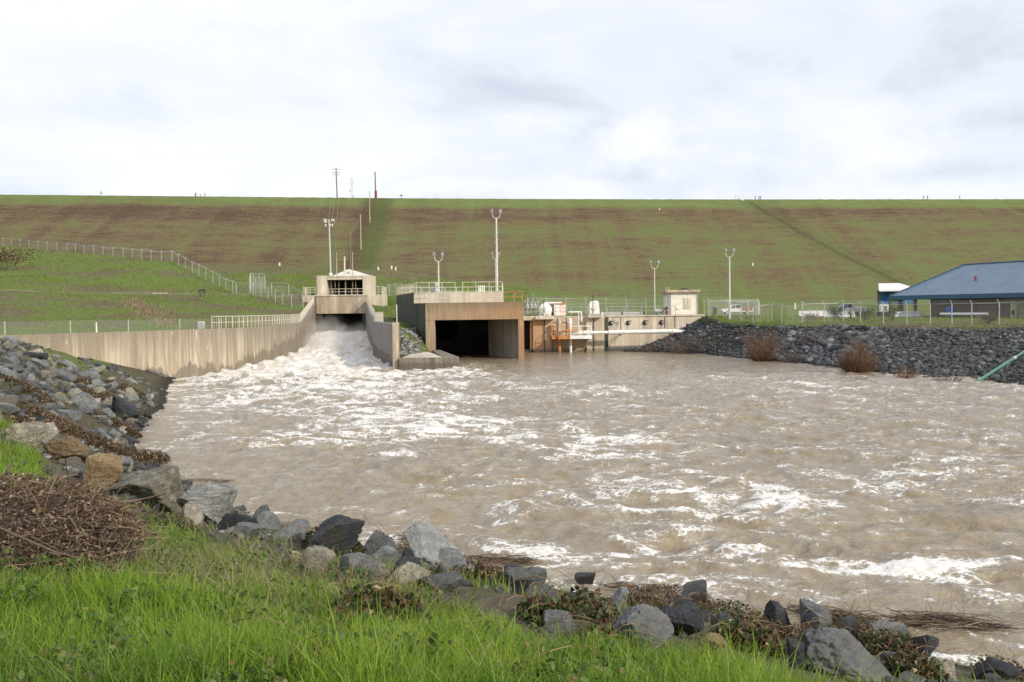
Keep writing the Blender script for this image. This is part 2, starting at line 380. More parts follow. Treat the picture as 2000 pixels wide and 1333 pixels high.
# right bank
rbS = [(14.0, 127.5), (18.5, 122), (22.7, 117.5), (24.3, 106.5), (27.8, 97), (29.0, 82), (31.7, 73), (35, 68), (43, 52), (60, 36), (110, 20)]
rbT = [(25, 128), (25.2, 127), (25.6, 124), (28.5, 116), (34, 108), (39.5, 104), (43.5, 98), (48, 95), (60, 78), (78, 62), (120, 46)]
rbz = [4.2, 4.1, 3.9, 3.65, 3.5, 3.3, 3.4, 3.45, 3.5, 3.5, 3.6]
line([(a, b, 0) for a, b in rbS], 2); line([(a - 4, b - 3, -2) for a, b in rbS[2:]], 3)
line([(a, b, z) for (a, b), z in zip(rbT, rbz)], 2)
line([(a + 3, b + 2.5, z + 0.15) for (a, b), z in zip(rbT[2:], rbz[2:])], 3)
for p in [(60, 110, 3.7), (60, 150, 3.8), (100, 80, 3.7), (160, 90, 3.8), (45, 130, 3.8), (45, 200, 3.9), (90, 200, 4), (160, 200, 4), (10, 200, 4.6), (25, 180, 4.3), (25, 260, 5.0), (90, 260, 5.0), (180, 260, 5), (300, 120, 4), (300, 260, 5), (4, 160, 4.8), (8, 230, 5.2)]: PTS.append(p)
def Dz(px, py, d): p = D(px, py, d); return (p.x, p.y, p.z)
# foot of the dam and the bench at its left
line([Dz(400, 514, 315), Dz(520, 519, 312), Dz(640, 526, 308), Dz(780, 529, 306), Dz(900, 545, 300), Dz(1050, 570, 298), Dz(1250, 588, 300), Dz(1500, 589, 305), Dz(2000, 588, 305), Dz(2300, 588, 300)], 6)
line([Dz(470, 551, 236), Dz(560, 556, 236), Dz(650, 560, 236), Dz(740, 566, 230), Dz(800, 574, 225), Dz(900, 588, 225)], 5)
line([Dz(470, 572, 200), Dz(560, 573, 198), Dz(640, 574, 197), Dz(752, 578, 196), Dz(785, 584, 190)], 5)
line([Dz(719, 614, 180), Dz(752, 613.5, 182), Dz(775, 600, 182)], 3)
line([Dz(588, 604, 181), Dz(612, 606, 181)], 2)
line([Dz(762, 612, 160), Dz(764, 622, 140)], 3)
# left hill: road bench, crest with the fence
road = [Dz(-140, 565, 140), Dz(0, 569, 155), Dz(200, 573.5, 177), Dz(330, 574.5, 188), Dz(450, 576, 192), Dz(560, 577, 189), Dz(586, 578, 188)]
line(road, 4); line([(a + 0.8, b - 3.2, c - 0.05) for a, b, c in road[:-1]], 4)
line([Dz(-140, 618, 100), Dz(0, 622, 104), Dz(200, 620, 118), Dz(400, 612, 132), Dz(520, 606, 150), Dz(585, 606, 165)], 5)
line([Dz(-140, 640, 80), Dz(0, 640, 86), Dz(200, 634, 96), Dz(420, 628, 102), Dz(560, 622, 132)], 5)
crest = [Dz(-150, 468, 360), Dz(0, 480, 320), Dz(130, 492, 288), Dz(240, 503, 260), Dz(336, 511.5, 235), Dz(380, 535, 220), Dz(420, 556, 206), Dz(455, 575, 193)]
line(crest, 5); line([(a + 12, b + 30, c * 0.8) for a, b, c in crest[:-2]], 8)
for p in [Dz(100, 530, 222), Dz(250, 535, 212), Dz(0, 525, 232), Dz(-150, 520, 240), (-260, 200, 30), (-260, 400, 40), (-200, 100, 12), (-300, 0, 8), (-60, 190, 9.2)]: PTS.append(tuple(p))
for p in [(-900, -900, 5), (900, -900, -2.5), (-900, 900, 10), (900, 900, 5), (0, 900, 5), (900, 0, 5), (-900, 0, 12), (400, 400, 5), (-150, 420, 18), (0, 420, 12), (200, 420, 5)]: PTS.append(p)

def tri(pts):
    uniq = {}
    for p in pts: uniq[(round(p[0], 2), round(p[1], 2))] = p[2]
    k = list(uniq); z = [uniq[q] for q in k]
    v, e, f, ov, oe, of = delaunay_2d_cdt([Vector(q) for q in k], [], [], 0, 1e-4)
    zz = [z[o[0]] if len(o) else 0 for o in ov]
    return [(a.x, a.y, b) for a, b in zip(v, zz)], f
v1, f1 = tri(PTS)
bv1 = BVHTree.FromPolygons(v1, f1)
gp = []
def grid(x0, x1, y0, y1, st):
    for x in np.arange(x0, x1, st):
        for y in np.arange(y0, y1, st):
            gp.append((x + random.uniform(-.3, .3) * st, y + random.uniform(-.3, .3) * st, st))
grid(-7, 7, 2.5, 16, 0.3); grid(-30, 8, 14, 90, 0.9); grid(-110, -28, 55, 200, 2.2); grid(-40, 0, 90, 136, 2)
grid(20, 70, 60, 140, 1.6); grid(-200, -30, 200, 330, 4.5); grid(-30, 180, 136, 310, 6); grid(-120, 0, 190, 320, 4)
CA = np.array([(c[0], c[1]) for c in CLIFF])
ga = np.array(gp)
keep = np.ones(len(ga), bool)
for i in range(0, len(ga), 2000):
    dd = ((ga[i:i + 2000, None, :2] - CA[None]) ** 2).sum(2).min(1); keep[i:i + 2000] = dd > 1.0
ga = ga[keep]
gn = fbm(ga[:, 0] / 4, ga[:, 1] / 4, 4, 3) * 0.35 + fbm(ga[:, 0] / 14, ga[:, 1] / 14, 3, 9) * 0.5
ext = []
for (x, y, st), n in zip(ga, gn):
    h = bv1.ray_cast(Vector((x, y, 200)), Vector((0, 0, -1)))
    if h[0]:
        z = h[0].z; a = 0.35 if y < 16 else (0.7 if z > 0.4 else 0.25)
        if 3.3 < z < 5.3 and x > 0 and y > 90: a = 0.12
        ext.append((x, y, z + n * a))
v2, f2 = tri(PTS + ext)
GND = BVHTree.FromPolygons(v2, f2)
def gz(x, y, default=0.0):
    h = GND.ray_cast(Vector((x, y, 200)), Vector((0, 0, -1))); return h[0].z if h[0] else default
def hit(px, py, zmin=-0.02):                    # where that ray meets the ground (or the water)
    r = ray(px, py); h = GND.ray_cast(Vector((0, 0, CAMZ)), r)
    p = h[0] if h[0] else W(px, py, 0)
    if p.z < zmin: p = W(px, py, 0)
    return Vector(p)

# ------------------------------------------------------------------ ground
def poly_d(x, y, pts):                          # distance to a polyline
    d = np.full(len(x), 1e9)
    for a, b in zip(pts[:-1], pts[1:]):
        ax, ay = a[0], a[1]; bx, by = b[0] - ax, b[1] - ay
        t = np.clip(((x - ax) * bx + (y - ay) * by) / (bx * bx + by * by), 0, 1)
        d = np.minimum(d, np.hypot(x - ax - t * bx, y - ay - t * by))
    return d
GV = np.array(v2); gx_, gy_, gz_ = GV.T
GP = [(-19.5, 33), (-11.2, 22.5), (-7.4, 15.8), (-4.9, 12.8), (-2.9, 11.0), (-1.5, 9.5), (-.5, 8.4), (.5, 7.5), (1.2, 6.7), (1.9, 5.6), (2.8, 4.2), (3.4, 1), (-4, 1), (-16, 14), (-30, 33)]
def in_poly(x, y, poly):
    c_ = np.zeros(len(x), bool); n = len(poly)
    for i in range(n):
        x0, y0 = poly[i]; x1, y1 = poly[(i + 1) % n]; m_ = ((y0 > y) != (y1 > y)) & (x < (x1 - x0) * (y - y0) / (y1 - y0 + 1e-12) + x0); c_ ^= m_
    return c_
dS = poly_d(gx_, gy_, S); dT = poly_d(gx_, gy_, T)
soil = np.clip(1.35 - dS / 3.4, 0, 1) * (gy_ < 92)
soil = np.maximum(soil, sstep(9.5, 4, dS + dT * .3) * (gy_ > 14) * (gy_ < 92) * (gz_ < 3.6))
soil = np.maximum(soil, ((gx_ > 14) & (gy_ < 129) & (gy_ > 20) & (gz_ < 3.35)).astype(float))
soil = np.maximum(soil, (poly_d(gx_, gy_, [(-12.9, 102), (-12.6, 112)]) < 3.4) * (gz_ < 3.0) * 1.0)
soil = np.maximum(soil, 0.9 * (poly_d(gx_, gy_, [(-31, 84), (-27, 80), (-26, 73)]) < 5) * (gz_ < 3.2))
soil = np.where((gy_ > 2) & (gy_ < 30) & (gx_ > -16) & (gx_ < 14) & ~in_poly(gx_, gy_, GP) & (gz_ < 3.7), 1.0, soil)
rd = np.array([(a + 0.3, b - 1.5) for a, b, c in road])
path_a = sstep(1.9, 1.3, poly_d(gx_, gy_, [tuple(q) for q in rd]))
dry = np.clip(fbm(gx_ / 9, gy_ / 16, 3, 21) * 1.3 + 0.35, 0, 1)
dry = dry + np.where((gz_ > 4.2) & (gz_ < 9) & (gx_ < -28), .22, 0); dry = np.where(gy_ < 20, np.clip(fbm(gx_ / 1.5, gy_ / 1.5, 3, 5) + 0.3, 0, 1), dry)
bench = (poly_d(gx_, gy_, [Dz(400, 514, 315)[:2], Dz(640, 526, 308)[:2], Dz(780, 529, 306)[:2]]) < 17)
dry = np.where(bench, 1.0, dry)
t = NT('ground_turf'); p = t.pos(); sl = t.attr('soil'); dr = t.attr('dry'); pa = t.attr('path')
na = t.noise(p, 0.35, 6, 0.6); nb = t.noise(p, 2.2, 5, 0.7); nc = t.noise(t.map(p, (1, 1, 3)), 7, 4, 0.7)
g1 = t.ramp(nb, [(0.32, (0.055, 0.08, 0.018)), (0.5, (0.12, 0.172, 0.032)), (0.68, (0.18, 0.24, 0.05))])
g2 = t.ramp(nb, [(0.3, (0.07, 0.06, 0.03)), (0.5, (0.13, 0.12, 0.055)), (0.7, (0.26, 0.22, 0.14))])
df = t.rng(t.math('ADD', dr, t.math('MULTIPLY', t.math('SUBTRACT', na, 0.5), 1.6)), 0.36, 0.70)
c = t.mix(df, g1, g2)
c = t.mix(t.ramp(nc, [(0.56, 0), (0.7, 0.6)]), c, (0.025, 0.035, 0.012))
s1 = t.ramp(t.noise(p, 1.6, 6, 0.7), [(0.3, (.05, .042, .033)), (0.5, (.12, .098, .072)), (0.60, (.07, .085, .02)), (0.75, (.20, .17, .13))])
c = t.mix(t.rng(t.math('ADD', sl, t.math('MULTIPLY', t.math('SUBTRACT', na, 0.5), 0.5)), 0.4, 0.6), c, s1)
x, y, z = t.xyz(p)
c = t.mix(t.math('MULTIPLY', t.rng(z, 0.45, 0.15), 0.7), c, (0.02, 0.018, 0.015))
c = t.mix(pa, c, (0.22, 0.20, 0.13))
t.bump(t.math('ADD', nb, t.math('MULTIPLY', nc, 0.6)), 0.9, 0.25)
M_ground = t.set(c, 0.95, spec=0.2)
# triangles of the cdt are all 3-sided
ground = np_mesh('ground', GV, [f for f in f2 if len(f) == 3], M_ground, smooth=True, attrs={'soil': soil, 'dry': dry, 'path': path_a})
tag(ground, kind='structure')

# ------------------------------------------------------------------ the dam: a long grassed embankment
CZ = 53.5
cpx = [(-900, 372), (-300, 377), (0, 380.5), (300, 383), (600, 386), (900, 388.5), (1200, 389.5), (1500, 390), (1800, 389.5), (2000, 389.5), (2400, 388.5), (3200, 386)]
cr_pts = [W(a, b, CZ) for a, b in cpx]
cxs = np.array([p.x for p in cr_pts]); cys = np.array([p.y for p in cr_pts])
NX, NS = 700, 120; K = 2.5
xs = np.linspace(cxs[0], cxs[-1], NX); yc = np.interp(xs, cxs, cys)
yc = np.convolve(np.pad(yc, 30, mode='reflect', reflect_type='odd'), np.ones(61) / 61, 'valid')
s_ = np.linspace(-0.18, 1, NS)
XX, SS = np.meshgrid(xs, s_); YC = np.broadcast_to(yc, XX.shape)
down = np.where(SS < 0, 0, SS) * 55.5
ZZ = CZ - down; YY = YC - down * K + np.where(SS < 0, -SS * 55, 0)
ZZ = ZZ - np.where(SS < -0.10, (-SS - 0.10) * 300, 0)
ZZ = ZZ + fbm(XX / 30, SS * 8, 3, 4) * 0.35 * (SS > 0.01) + perlin(XX / 3, SS * 60, 8) * 0.12 * (SS > -0.02)
fx, fy, fz = XX.ravel(), YY.ravel(), ZZ.ravel()
def dam_at(px, py):                            # where a ray meets the slope
    r = ray(px, py)
    for tt in np.arange(200, 800, 0.5):
        q = Vector((0, 0, CAMZ)) + r * tt
        y0 = float(np.interp(q.x, xs, yc)); zf = CZ - (y0 - q.y) / K
        if q.z <= zf: return Vector((q.x, q.y, zf))
    return Vector((q.x, y0, CZ))
ditch = [tuple(dam_at(a, b)[:2]) for a, b in [(1464, 395), (1500, 418), (1560, 452), (1640, 496), (1740, 545), (1790, 572)]]
track = [tuple(dam_at(a, b)[:2]) for a, b in [(737, 392), (733, 420), (722, 450), (708, 490), (700, 524)]]
gband = [tuple(dam_at(a, b)[:2]) for a, b in [(748, 392), (743, 425), (733, 462), (722, 500), (722, 524)]]
pd = sstep(1.9, .6, poly_d(fx, fy, ditch))
pt = sstep(6.5, 3.5, poly_d(fx, fy, track) + perlin(fx / 3, fy / 6, 2) * 1.5)
pg = sstep(5.5, 2.0, poly_d(fx, fy, gband) + perlin(fx / 3, fy / 6, 3) * 1.5)
pd2 = sstep(5, 1.5, np.abs(poly_d(fx, fy, ditch) - 3.4) * 1.6)
up = (fz - 5) / (CZ - 5)
greenish = 0.425 + 0.27 * fbm(fx / 60, up * 7, 4, 11) + 0.28 * fbm(fx / 25, up * 26, 3, 12)
greenish += 0.55 * sstep(0.87, 0.93, up + 0.02 * perlin(fx / 20, up * 4, 5)) - 0.22 * sstep(0.93, 0.86, up) * sstep(0.68, 0.8, up)
greenish += 0.06 * sstep(-60, 80, fx) * sstep(0.85, 0.6, up) - 0.12 * sstep(0, -120, fx)
greenish += 0.25 * sstep(0.25, 0.05, up)
t = NT('dam_turf'); p = t.pos(); gr = t.attr('green')
h1 = t.noise(t.map(p, (0.026, 0.12, 1.1)), 3.0, 8, 0.66, 0.5); h2 = t.noise(t.map(p, (0.05, 0.3, 1.5)), 3, 6, 0.72)
v1_ = t.noise(t.map(p, (0.16, 0.004, 0.008)), 1.0, 3, 0.5); fn = t.noise(p, 1.5, 6, 0.8)
f = t.math('ADD', gr, t.math('MULTIPLY', t.math('SUBTRACT', h1, 0.5), 1.35))
f = t.math('ADD', f, t.math('MULTIPLY', t.math('SUBTRACT', h2, 0.5), 2.3))
f = t.math('ADD', f, t.math('MULTIPLY', t.math('SUBTRACT', v1_, 0.5), 0.8))
f = t.math('ADD', f, t.math('MULTIPLY', t.math('SUBTRACT', fn, 0.5), 2.6))
c = t.ramp(f, [(0.0, (0.105, 0.072, 0.046)), (0.33, (0.175, 0.124, 0.075)), (0.47, (0.205, 0.165, 0.088)), (0.58, (0.160, 0.172, 0.062)), (0.76, (0.120, 0.170, 0.050)), (1.0, (0.19, 0.235, 0.085))])
c = t.mix(t.ramp(h2, [(0.60, 0), (0.74, 0.5)]), c, (0.20, 0.20, 0.08))
c = t.mix(t.attr('patch'), c, (0.075, 0.055, 0.033))
c = t.mix(t.math('MULTIPLY', t.attr('lush'), 0.5), c, (0.095, 0.145, 0.038))
c = t.mix(t.math('MULTIPLY', t.attr('ditch'), 0.5), c, (0.055, 0.055, 0.030))
c = t.mix(t.ramp(t.vor(p, 0.35), [(0.045, 0.8), (0.06, 0)]), c, (0.4, 0.38, 0.3))
t.bump(t.math('ADD', fn, h2), 0.8, 0.9)
M_dam = t.set(c, 0.95, spec=0.15)
idx = np.arange(NX * NS).reshape(NS, NX)
Fq = np.stack([idx[:-1, :-1].ravel(), idx[1:, :-1].ravel(), idx[1:, 1:].ravel(), idx[:-1, 1:].ravel()], 1)
dam = np_mesh('dam_embankment', np.stack([fx, fy, fz], 1), Fq, M_dam, smooth=True, attrs={'green': greenish, 'patch': pt * 0.5, 'lush': np.maximum(pg, pd2 * 0.6), 'ditch': pd})
tag(dam, kind='structure')

# ------------------------------------------------------------------ water
def river():
    ys = np.geomspace(4.0, 196.0, 760)
    ts = np.concatenate([[-6, -3, -1.8], np.linspace(-1.15, 1.15, 860), [1.4, 1.9, 3, 6, 12]])
    Y, Tt = np.meshgrid(ys, ts, indexing='ij'); X = Tt * (Y * 0.56 + 3)
    x, y = X.ravel(), Y.ravel()
    # plume from the chute
    ax = np.array([-22.0, 116.0]); to = np.array([-11.0, 48.0]) - ax; L = np.linalg.norm(to); u = to / L
    al = (x - ax[0]) * u[0] + (y - ax[1]) * u[1]; la = -(x - ax[0]) * u[1] + (y - ax[1]) * u[0]
    wid = 7.2 + np.clip(al, 0, 100) * 0.19
    side = np.exp(-(la / wid) ** 4)
    plume = side * sstep(66, 6, al)
    plume = np.where(al < 0, side, plume)
    calm = sstep(-5, 3, x - (100 - y) * 0.05) * sstep(70, 92, y)
    calm = np.maximum(calm, sstep(100, 112, y) * (x > -11.5))
    near = sstep(45, 20, y)
    amp = (0.85 + 1.3 * plume) * (1 - 0.75 * calm)
    amp *= np.clip(poly_d(x, y, S) / 4, 0.15, 1)
    wx = x + 1.6 * fbm(x / 6, y / 6, 2, 31); wy = y + 1.6 * fbm(x / 6, y / 6, 2, 41)
    ang = 0.5; ca, sa = math.cos(ang), math.sin(ang)
    rx, ry = (wx * ca - wy * sa), (wx * sa + wy * ca)
    b1 = fbm(rx / 4.6, ry / 2.6, 2, 1); b2 = perlin(rx / 1.5, ry / 0.85, 2); b3 = perlin(wx / 0.62, wy / 0.42, 3); b4 = perlin(wx / 0.27, wy / 0.2, 14)
    crestw = 1 - np.abs(fbm(wx / 2.4, wy / 1.6, 3, 17)) * 2.2
    z = amp * (0.30 * b1 + 0.14 * b2 + 0.05 * b3 + 0.10 * crestw * np.clip(crestw, 0, 1))
    z = z + near * 0.014 * b4
    fine = fbm(x / .7, y / .9, 3, 55)
    # chute: surface climbs to the gate
    ch = sstep(126, 180, y) * ((x < -15) & (y > 118))
    boil = fbm(x / 1.5, y / 5, 4, 51)
    z = z + ch * 1.5 + (boil * 0.6 + 0.25 + .15 * fine) * (x < -15) * sstep(112, 132, y) * sstep(175, 145, y)
    # standing waves and spray heaps at the mouth
    z = z + plume * sstep(-10, 2, al) * sstep(34, 6, al) * (0.10 + 0.32 * np.clip(fbm(x / 2.4, y / 4, 4, 61), -0.4, 1) + .14 * fine)
    # against the left wall the water is heaped up
    dl = poly_d(x, y, wallL[3:8]); z = z + 0.25 * sstep(5, 1, dl) * sstep(86, 102, y) * sstep(160, 140, y) * (1 + 1.3 * fbm(x / 1.4, y / 1.8, 4, 66))
    # foam
    n1 = fbm(wx / 8, wy / 10, 3, 71); n2 = fbm(wx / 2.6 + 0.5 * b1, wy / 2.4, 4, 81)
    st1 = 1 - np.abs(fbm(wx / 3.4 + .3 * b2, wy / 1.7, 4, 91)) * 3.4
    st2 = 1 - np.abs(fbm(rx / 1.5, ry / 0.75, 4, 95)) * 3.2
    lac = fbm(wx / .55, wy / .38, 3, 99)
    base = 0.13 - 0.42 * calm - 0.06 * sstep(10, 30, x) * sstep(60, 90, y)
    base = base - 0.16 * np.exp(-((x + 10) / 6) ** 2 - ((y - 34) / 9) ** 2)
    for (qx, qy, rx_, ry_, am_) in ((1380, 975, 3.4, 2.6, .30), (1120, 1085, 3.0, .9, .30), (1160, 1150, 4.2, .8, .2), (1770, 1110, 1.5, .7, .36), (1880, 1115, 1.5, .9, .5), (800, 830, 5.5, 6, .42), (640, 780, 8, 9, .40), (1150, 860, 5, 4, .25), (1850, 960, 4, 2.5, .25), (1560, 1105, 1.6, .4, .5), (1330, 1000, 2.2, .8, .3), (600, 860, 6, 4, .22), (1930, 1290, 1.6, 1.2, .25), (1080, 1190, 1.2, .6, .5)):
        c_ = W(qx, qy, 0); base = base + am_ * np.exp(-((wx - c_.x) / rx_) ** 2 - ((wy - c_.y) / ry_) ** 2)
    fo = base + 1.0 * plume + 0.30 * n1 + 0.36 * n2 + 0.46 * st1 + 0.34 * st2 + 0.36 * lac + .22 * b1 + .16 * b2 - 0.57
    sh = np.clip(1 - poly_d(x, y, S[8:13]) / 1.3, 0, 1); fo = fo + 0.18 * sh
    foam = np.clip((fo + 0.32) / 1.15, 0, 1)
    foam = np.maximum(foam, .8 * (x < -15) * sstep(112, 124, y)); rid = st2
    dz = plume * 0.0
    v = np.stack([x, y, z + 0.03 * foam * rid + dz], 1)
    NY, NXX = Y.shape; ii = np.arange(NY * NXX).reshape(NY, NXX)
    fq = np.stack([ii[:-1, :-1].ravel(), ii[:-1, 1:].ravel(), ii[1:, 1:].ravel(), ii[1:, :-1].ravel()], 1)
    # drop what lies far under the land behind the walls, so nothing pokes out there
    t = NT('muddy_water'); p = t.pos(); fa = t.attr('foam')
    f1_ = t.noise(p, 5.5, 6, 0.72, 0.8); f2_ = t.noise(t.map(p, (1, 0.8, 1)), 1.7, 5, 0.65, 0.5); cells = t.vor(t.map(p, (1, 1, 0.3)), 4.5, 'DISTANCE_TO_EDGE')
    f3_ = t.noise(t.map(p, (1, 1.3, 1)), 15, 4, 0.7, .5)
    ff = t.math('ADD', fa, t.math('MULTIPLY', t.math('SUBTRACT', f1_, 0.5), 1.0))
    ff = t.math('ADD', ff, t.math('MULTIPLY', t.math('SUBTRACT', f3_, 0.5), 1.0))
    ff = t.math('SUBTRACT', ff, t.math('MULTIPLY', t.rng(cells, 0.03, 0.25), 0.22))
    fm = t.math('MAXIMUM', t.rng(ff, 0.455, 0.60), t.math('MULTIPLY', t.rng(ff, 0.16, 0.5), 0.22))
    fm = t.math('MULTIPLY', fm, t.rng(fa, 0.01, 0.12))
    mud = t.ramp(f2_, [(0.3, (0.185, 0.142, 0.085)), (0.55, (0.255, 0.208, 0.136)), (0.75, (0.32, 0.27, 0.19))])
    fcol = t.mix(t.math('MULTIPLY', t.ramp(t.noise(p, .45, 5, .65), [(.45, 0), (.62, .75)]), t.rng(t.xyz(p)[1], 60, 95)), t.ramp(f1_, [(0.28, (0.46, 0.39, 0.29)), (0.44, (0.70, 0.67, 0.61)), (0.56, (0.78, 0.78, 0.77)), (0.7, (0.86, 0.86, 0.85))]), (0.50, 0.42, 0.31)); col = t.mix(fm, mud, fcol)
    hb = t.math('ADD', t.noise(t.map(p, (1.0, 1.9, 1)), 2.4, 4, 0.55, 0.8), t.math('MULTIPLY', t.noise(t.map(p, (1.0, 1.5, 1)), 7, 3, 0.6, 0.3), 0.35))
    t.bump(t.math('ADD', hb, t.math('MULTIPLY', fm, t.math('MULTIPLY', f1_, 0.8))), 0.42, 0.22)
    m = t.set(col, t.rng(fm, 0, 1, 0.09, 0.75)); t.b.inputs['IOR'].default_value = 1.33
    o = np_mesh('river_water', v, fq, m, smooth=True, attrs={'foam': foam}); tag(o, kind='structure'); return o
river()

# ------------------------------------------------------------------ materials
TAN = (0.43, 0.345, 0.235); PALE = (0.55, 0.465, 0.34); DARK = (0.10, 0.085, 0.065)
M_wall = concrete('weathered_concrete', (0.60, 0.52, 0.395), (0.46, 0.38, 0.27), (0.15, 0.125, 0.095), wet=(0.35, 90, 0.062, 5.5), top=(4.1, 2.6), dk=.95)
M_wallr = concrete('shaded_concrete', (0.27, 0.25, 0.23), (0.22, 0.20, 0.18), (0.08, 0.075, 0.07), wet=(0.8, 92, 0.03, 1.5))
M_gate = concrete('gate_concrete', (0.60, 0.52, 0.38), (0.44, 0.36, 0.25), (0.17, 0.135, 0.10), dk=0.9)
M_pale = concrete('pale_concrete', (0.70, 0.64, 0.52), (0.54, 0.475, 0.37), (0.22, 0.18, 0.14), joints=False)
M_box = concrete('rusty_concrete', (0.42, 0.33, 0.22), (0.36, 0.26, 0.16), (0.13, 0.10, 0.07), rust=(-8.5, 0.5, (0.33, 0.155, 0.062), 0.75), top=(6.35, 1.1))
M_moss_shade = concrete('mossy_shaded_concrete', (0.085, 0.09, 0.07), (0.04, 0.042, 0.034), (0.018, 0.024, 0.012), dk=1.0, joints=False)  # moss on the wing wall, painted-in shade on box side and throat
M_slab = concrete('slab_concrete', (0.28, 0.25, 0.195), (0.17, 0.155, 0.12), (0.05, 0.045, 0.035), wet=(0.55, 0, 0.0, 0.35), dk=1.0, joints=False)
M_works = concrete('works_concrete', (0.74, 0.68, 0.56), (0.54, 0.455, 0.33), (0.15, 0.12, 0.09), wet=(0.25, 0, 0.0, 0.5), rust=(10.5, 2.5, (0.42, 0.21, 0.08), 0.95), joints=False)
M_lpost = plain('lamp_post_paint', (.60, .59, .55), .5, 0, .1, 1)
M_galv = plain('galvanised_steel', (0.46, 0.46, 0.44), 0.45, 0.3, 0.15, 2)
M_rail = plain('weathered_rail_paint', (0.55, 0.51, 0.42), 0.6, 0, 0.2, 1.5)
M_orange = plain('rusty_orange_paint', (0.48, 0.22, 0.08), 0.7, 0, 0.35, 1.5)
M_white = plain('white_paint', (0.74, 0.73, 0.70), 0.45, 0, 0.1, 1.5)
M_cream = plain('cream_paint', (0.66, 0.58, 0.42), 0.5, 0, 0.12, 1.5)
M_greysteel = plain('grey_steel', (0.23, 0.24, 0.25), 0.5, 0.3, 0.2, 2)
M_dark = plain('dark_steel', (0.035, 0.035, 0.04), 0.6, 0.2, 0.3, 3)
M_black = plain('painted_void_shade', (0.012, 0.012, 0.012), 0.9)  # darkness inside the openings, put into the colour of their inner surfaces
M_wood = plain('weathered_wood', (0.21, 0.16, 0.11), 0.85, 0, 0.3, 2)
M_palewood = plain('pale_wood', (0.42, 0.36, 0.26), 0.8, 0, 0.2, 2)
M_greenpole = plain('green_steel', (0.10, 0.15, 0.10), 0.6, 0, 0.2, 2)
M_red = plain('red_paint', (0.22, 0.03, 0.02), 0.5)
M_blue = plain('blue_paint', (0.025, 0.09, 0.32), 0.5)
M_yellow = plain('yellow_paint', (0.6, 0.36, 0.04), 0.5)
M_lamp = plain('lamp_glass', (0.35, 0.37, 0.36), 0.15, 0.3)
M_glass = plain('dark_glass', (0.02, 0.025, 0.03), 0.08)
M_tyre = plain('black_rubber', (0.02, 0.02, 0.02), 0.85)
M_cloth = plain('dark_clothing', (0.03, 0.035, 0.06), 0.9)
t = NT('chain_link'); tr = t.n('ShaderNodeBsdfTransparent'); ms = t.n('ShaderNodeMixShader')
t.set((0.45, 0.45, 0.43), 0.5, 0.2); t.put(ms.inputs[0], 0.13); t.t.links.new(tr.outputs[0], ms.inputs[1]); t.t.links.new(t.b.outputs[0], ms.inputs[2]); t.t.links.new(ms.outputs[0], t.o.inputs[0]); M_link = t.m

# ------------------------------------------------------------------ builders: railings, fences, lamps
def railing(name, pts, h, label, mat, spacing=1.5, mids=1, r=0.032, group=None, balus=0):
    root = thing(name, pts[0], label, 'railing', group); up = Vector((0, 0, h))
    P = [Vector(q) for q in pts]
    MB().path([q + up for q in P], r, 6).build('top_rail', mat, root)
    for k in range(mids):
        MB().path([q + up * (k + 1) / (mids + 1) for q in P], r * 0.8, 6).build('mid_rail', mat, root)
    d = resample(P, spacing); first = None
    for q in d[:100]:
        if first is None:
            first = MB().tube(q, Vector(q) + up, r * 1.15, 6).build('post', mat, root)
        else:
            c = first.copy(); COL.objects.link(c); c.parent = root; c.location = Vector(q) - Vector(d[0])
    if balus:
        m = MB()
        for q in densify(P, balus): m.tube(Vector(q) + up * .08, Vector(q) + up, r * 0.45, 4)
        m.build('baluster_infill', mat, root)
    return root
def fence(pts, h, label, spacing=3.0, arms='out', side=1, post_r=0.045, wires=3, group='chain link fences around the works', rail=True):
    root = thing('chain_link_fence', pts[0], label, 'fence', group)
    P = [Vector(q) for q in pts]; n = len(P); up = Vector((0, 0, h))
    me = MB()
    for a, b in zip(P[:-1], P[1:]): me.add([a + Vector((0, 0, .05)), b + Vector((0, 0, .05)), b + up, a + up], [(0, 1, 2, 3)])
    me.build('mesh_panel', M_link, root)
    if rail: MB().path([q + up for q in P], 0.024, 5).build('top_rail', M_galv, root)
    d = [Vector(q) for q in resample(P, spacing)][:99]
    t = (P[1] - P[0]); t.z = 0; t.normalize(); nrm = Vector((-t.y, t.x, 0)) * side
    m = MB().tube(d[0] - Vector((0, 0, .3)), d[0] + up, post_r, 6)
    tips = []
    if arms == 'out': tips = [nrm * 0.28 + Vector((0, 0, 0.34))]
    if arms == 'v': tips = [nrm * 0.28 + Vector((0, 0, 0.34)), nrm * -0.28 + Vector((0, 0, 0.34))]
    for q in tips: m.tube(d[0] + up, d[0] + up + q, post_r * 0.6, 5)
    first = m.build('post', M_galv, root)
    for q in d[1:]:
        c = first.copy(); COL.objects.link(c); c.parent = root; c.location = q - d[0]
    if tips and wires:
        w = MB()
        for tp in tips:
            for k in range(1, wires + 1): w.path([q + up + tp * k / wires for q in P], 0.008, 3)
        w.build('barbed_wire', M_galv, root)
    return root
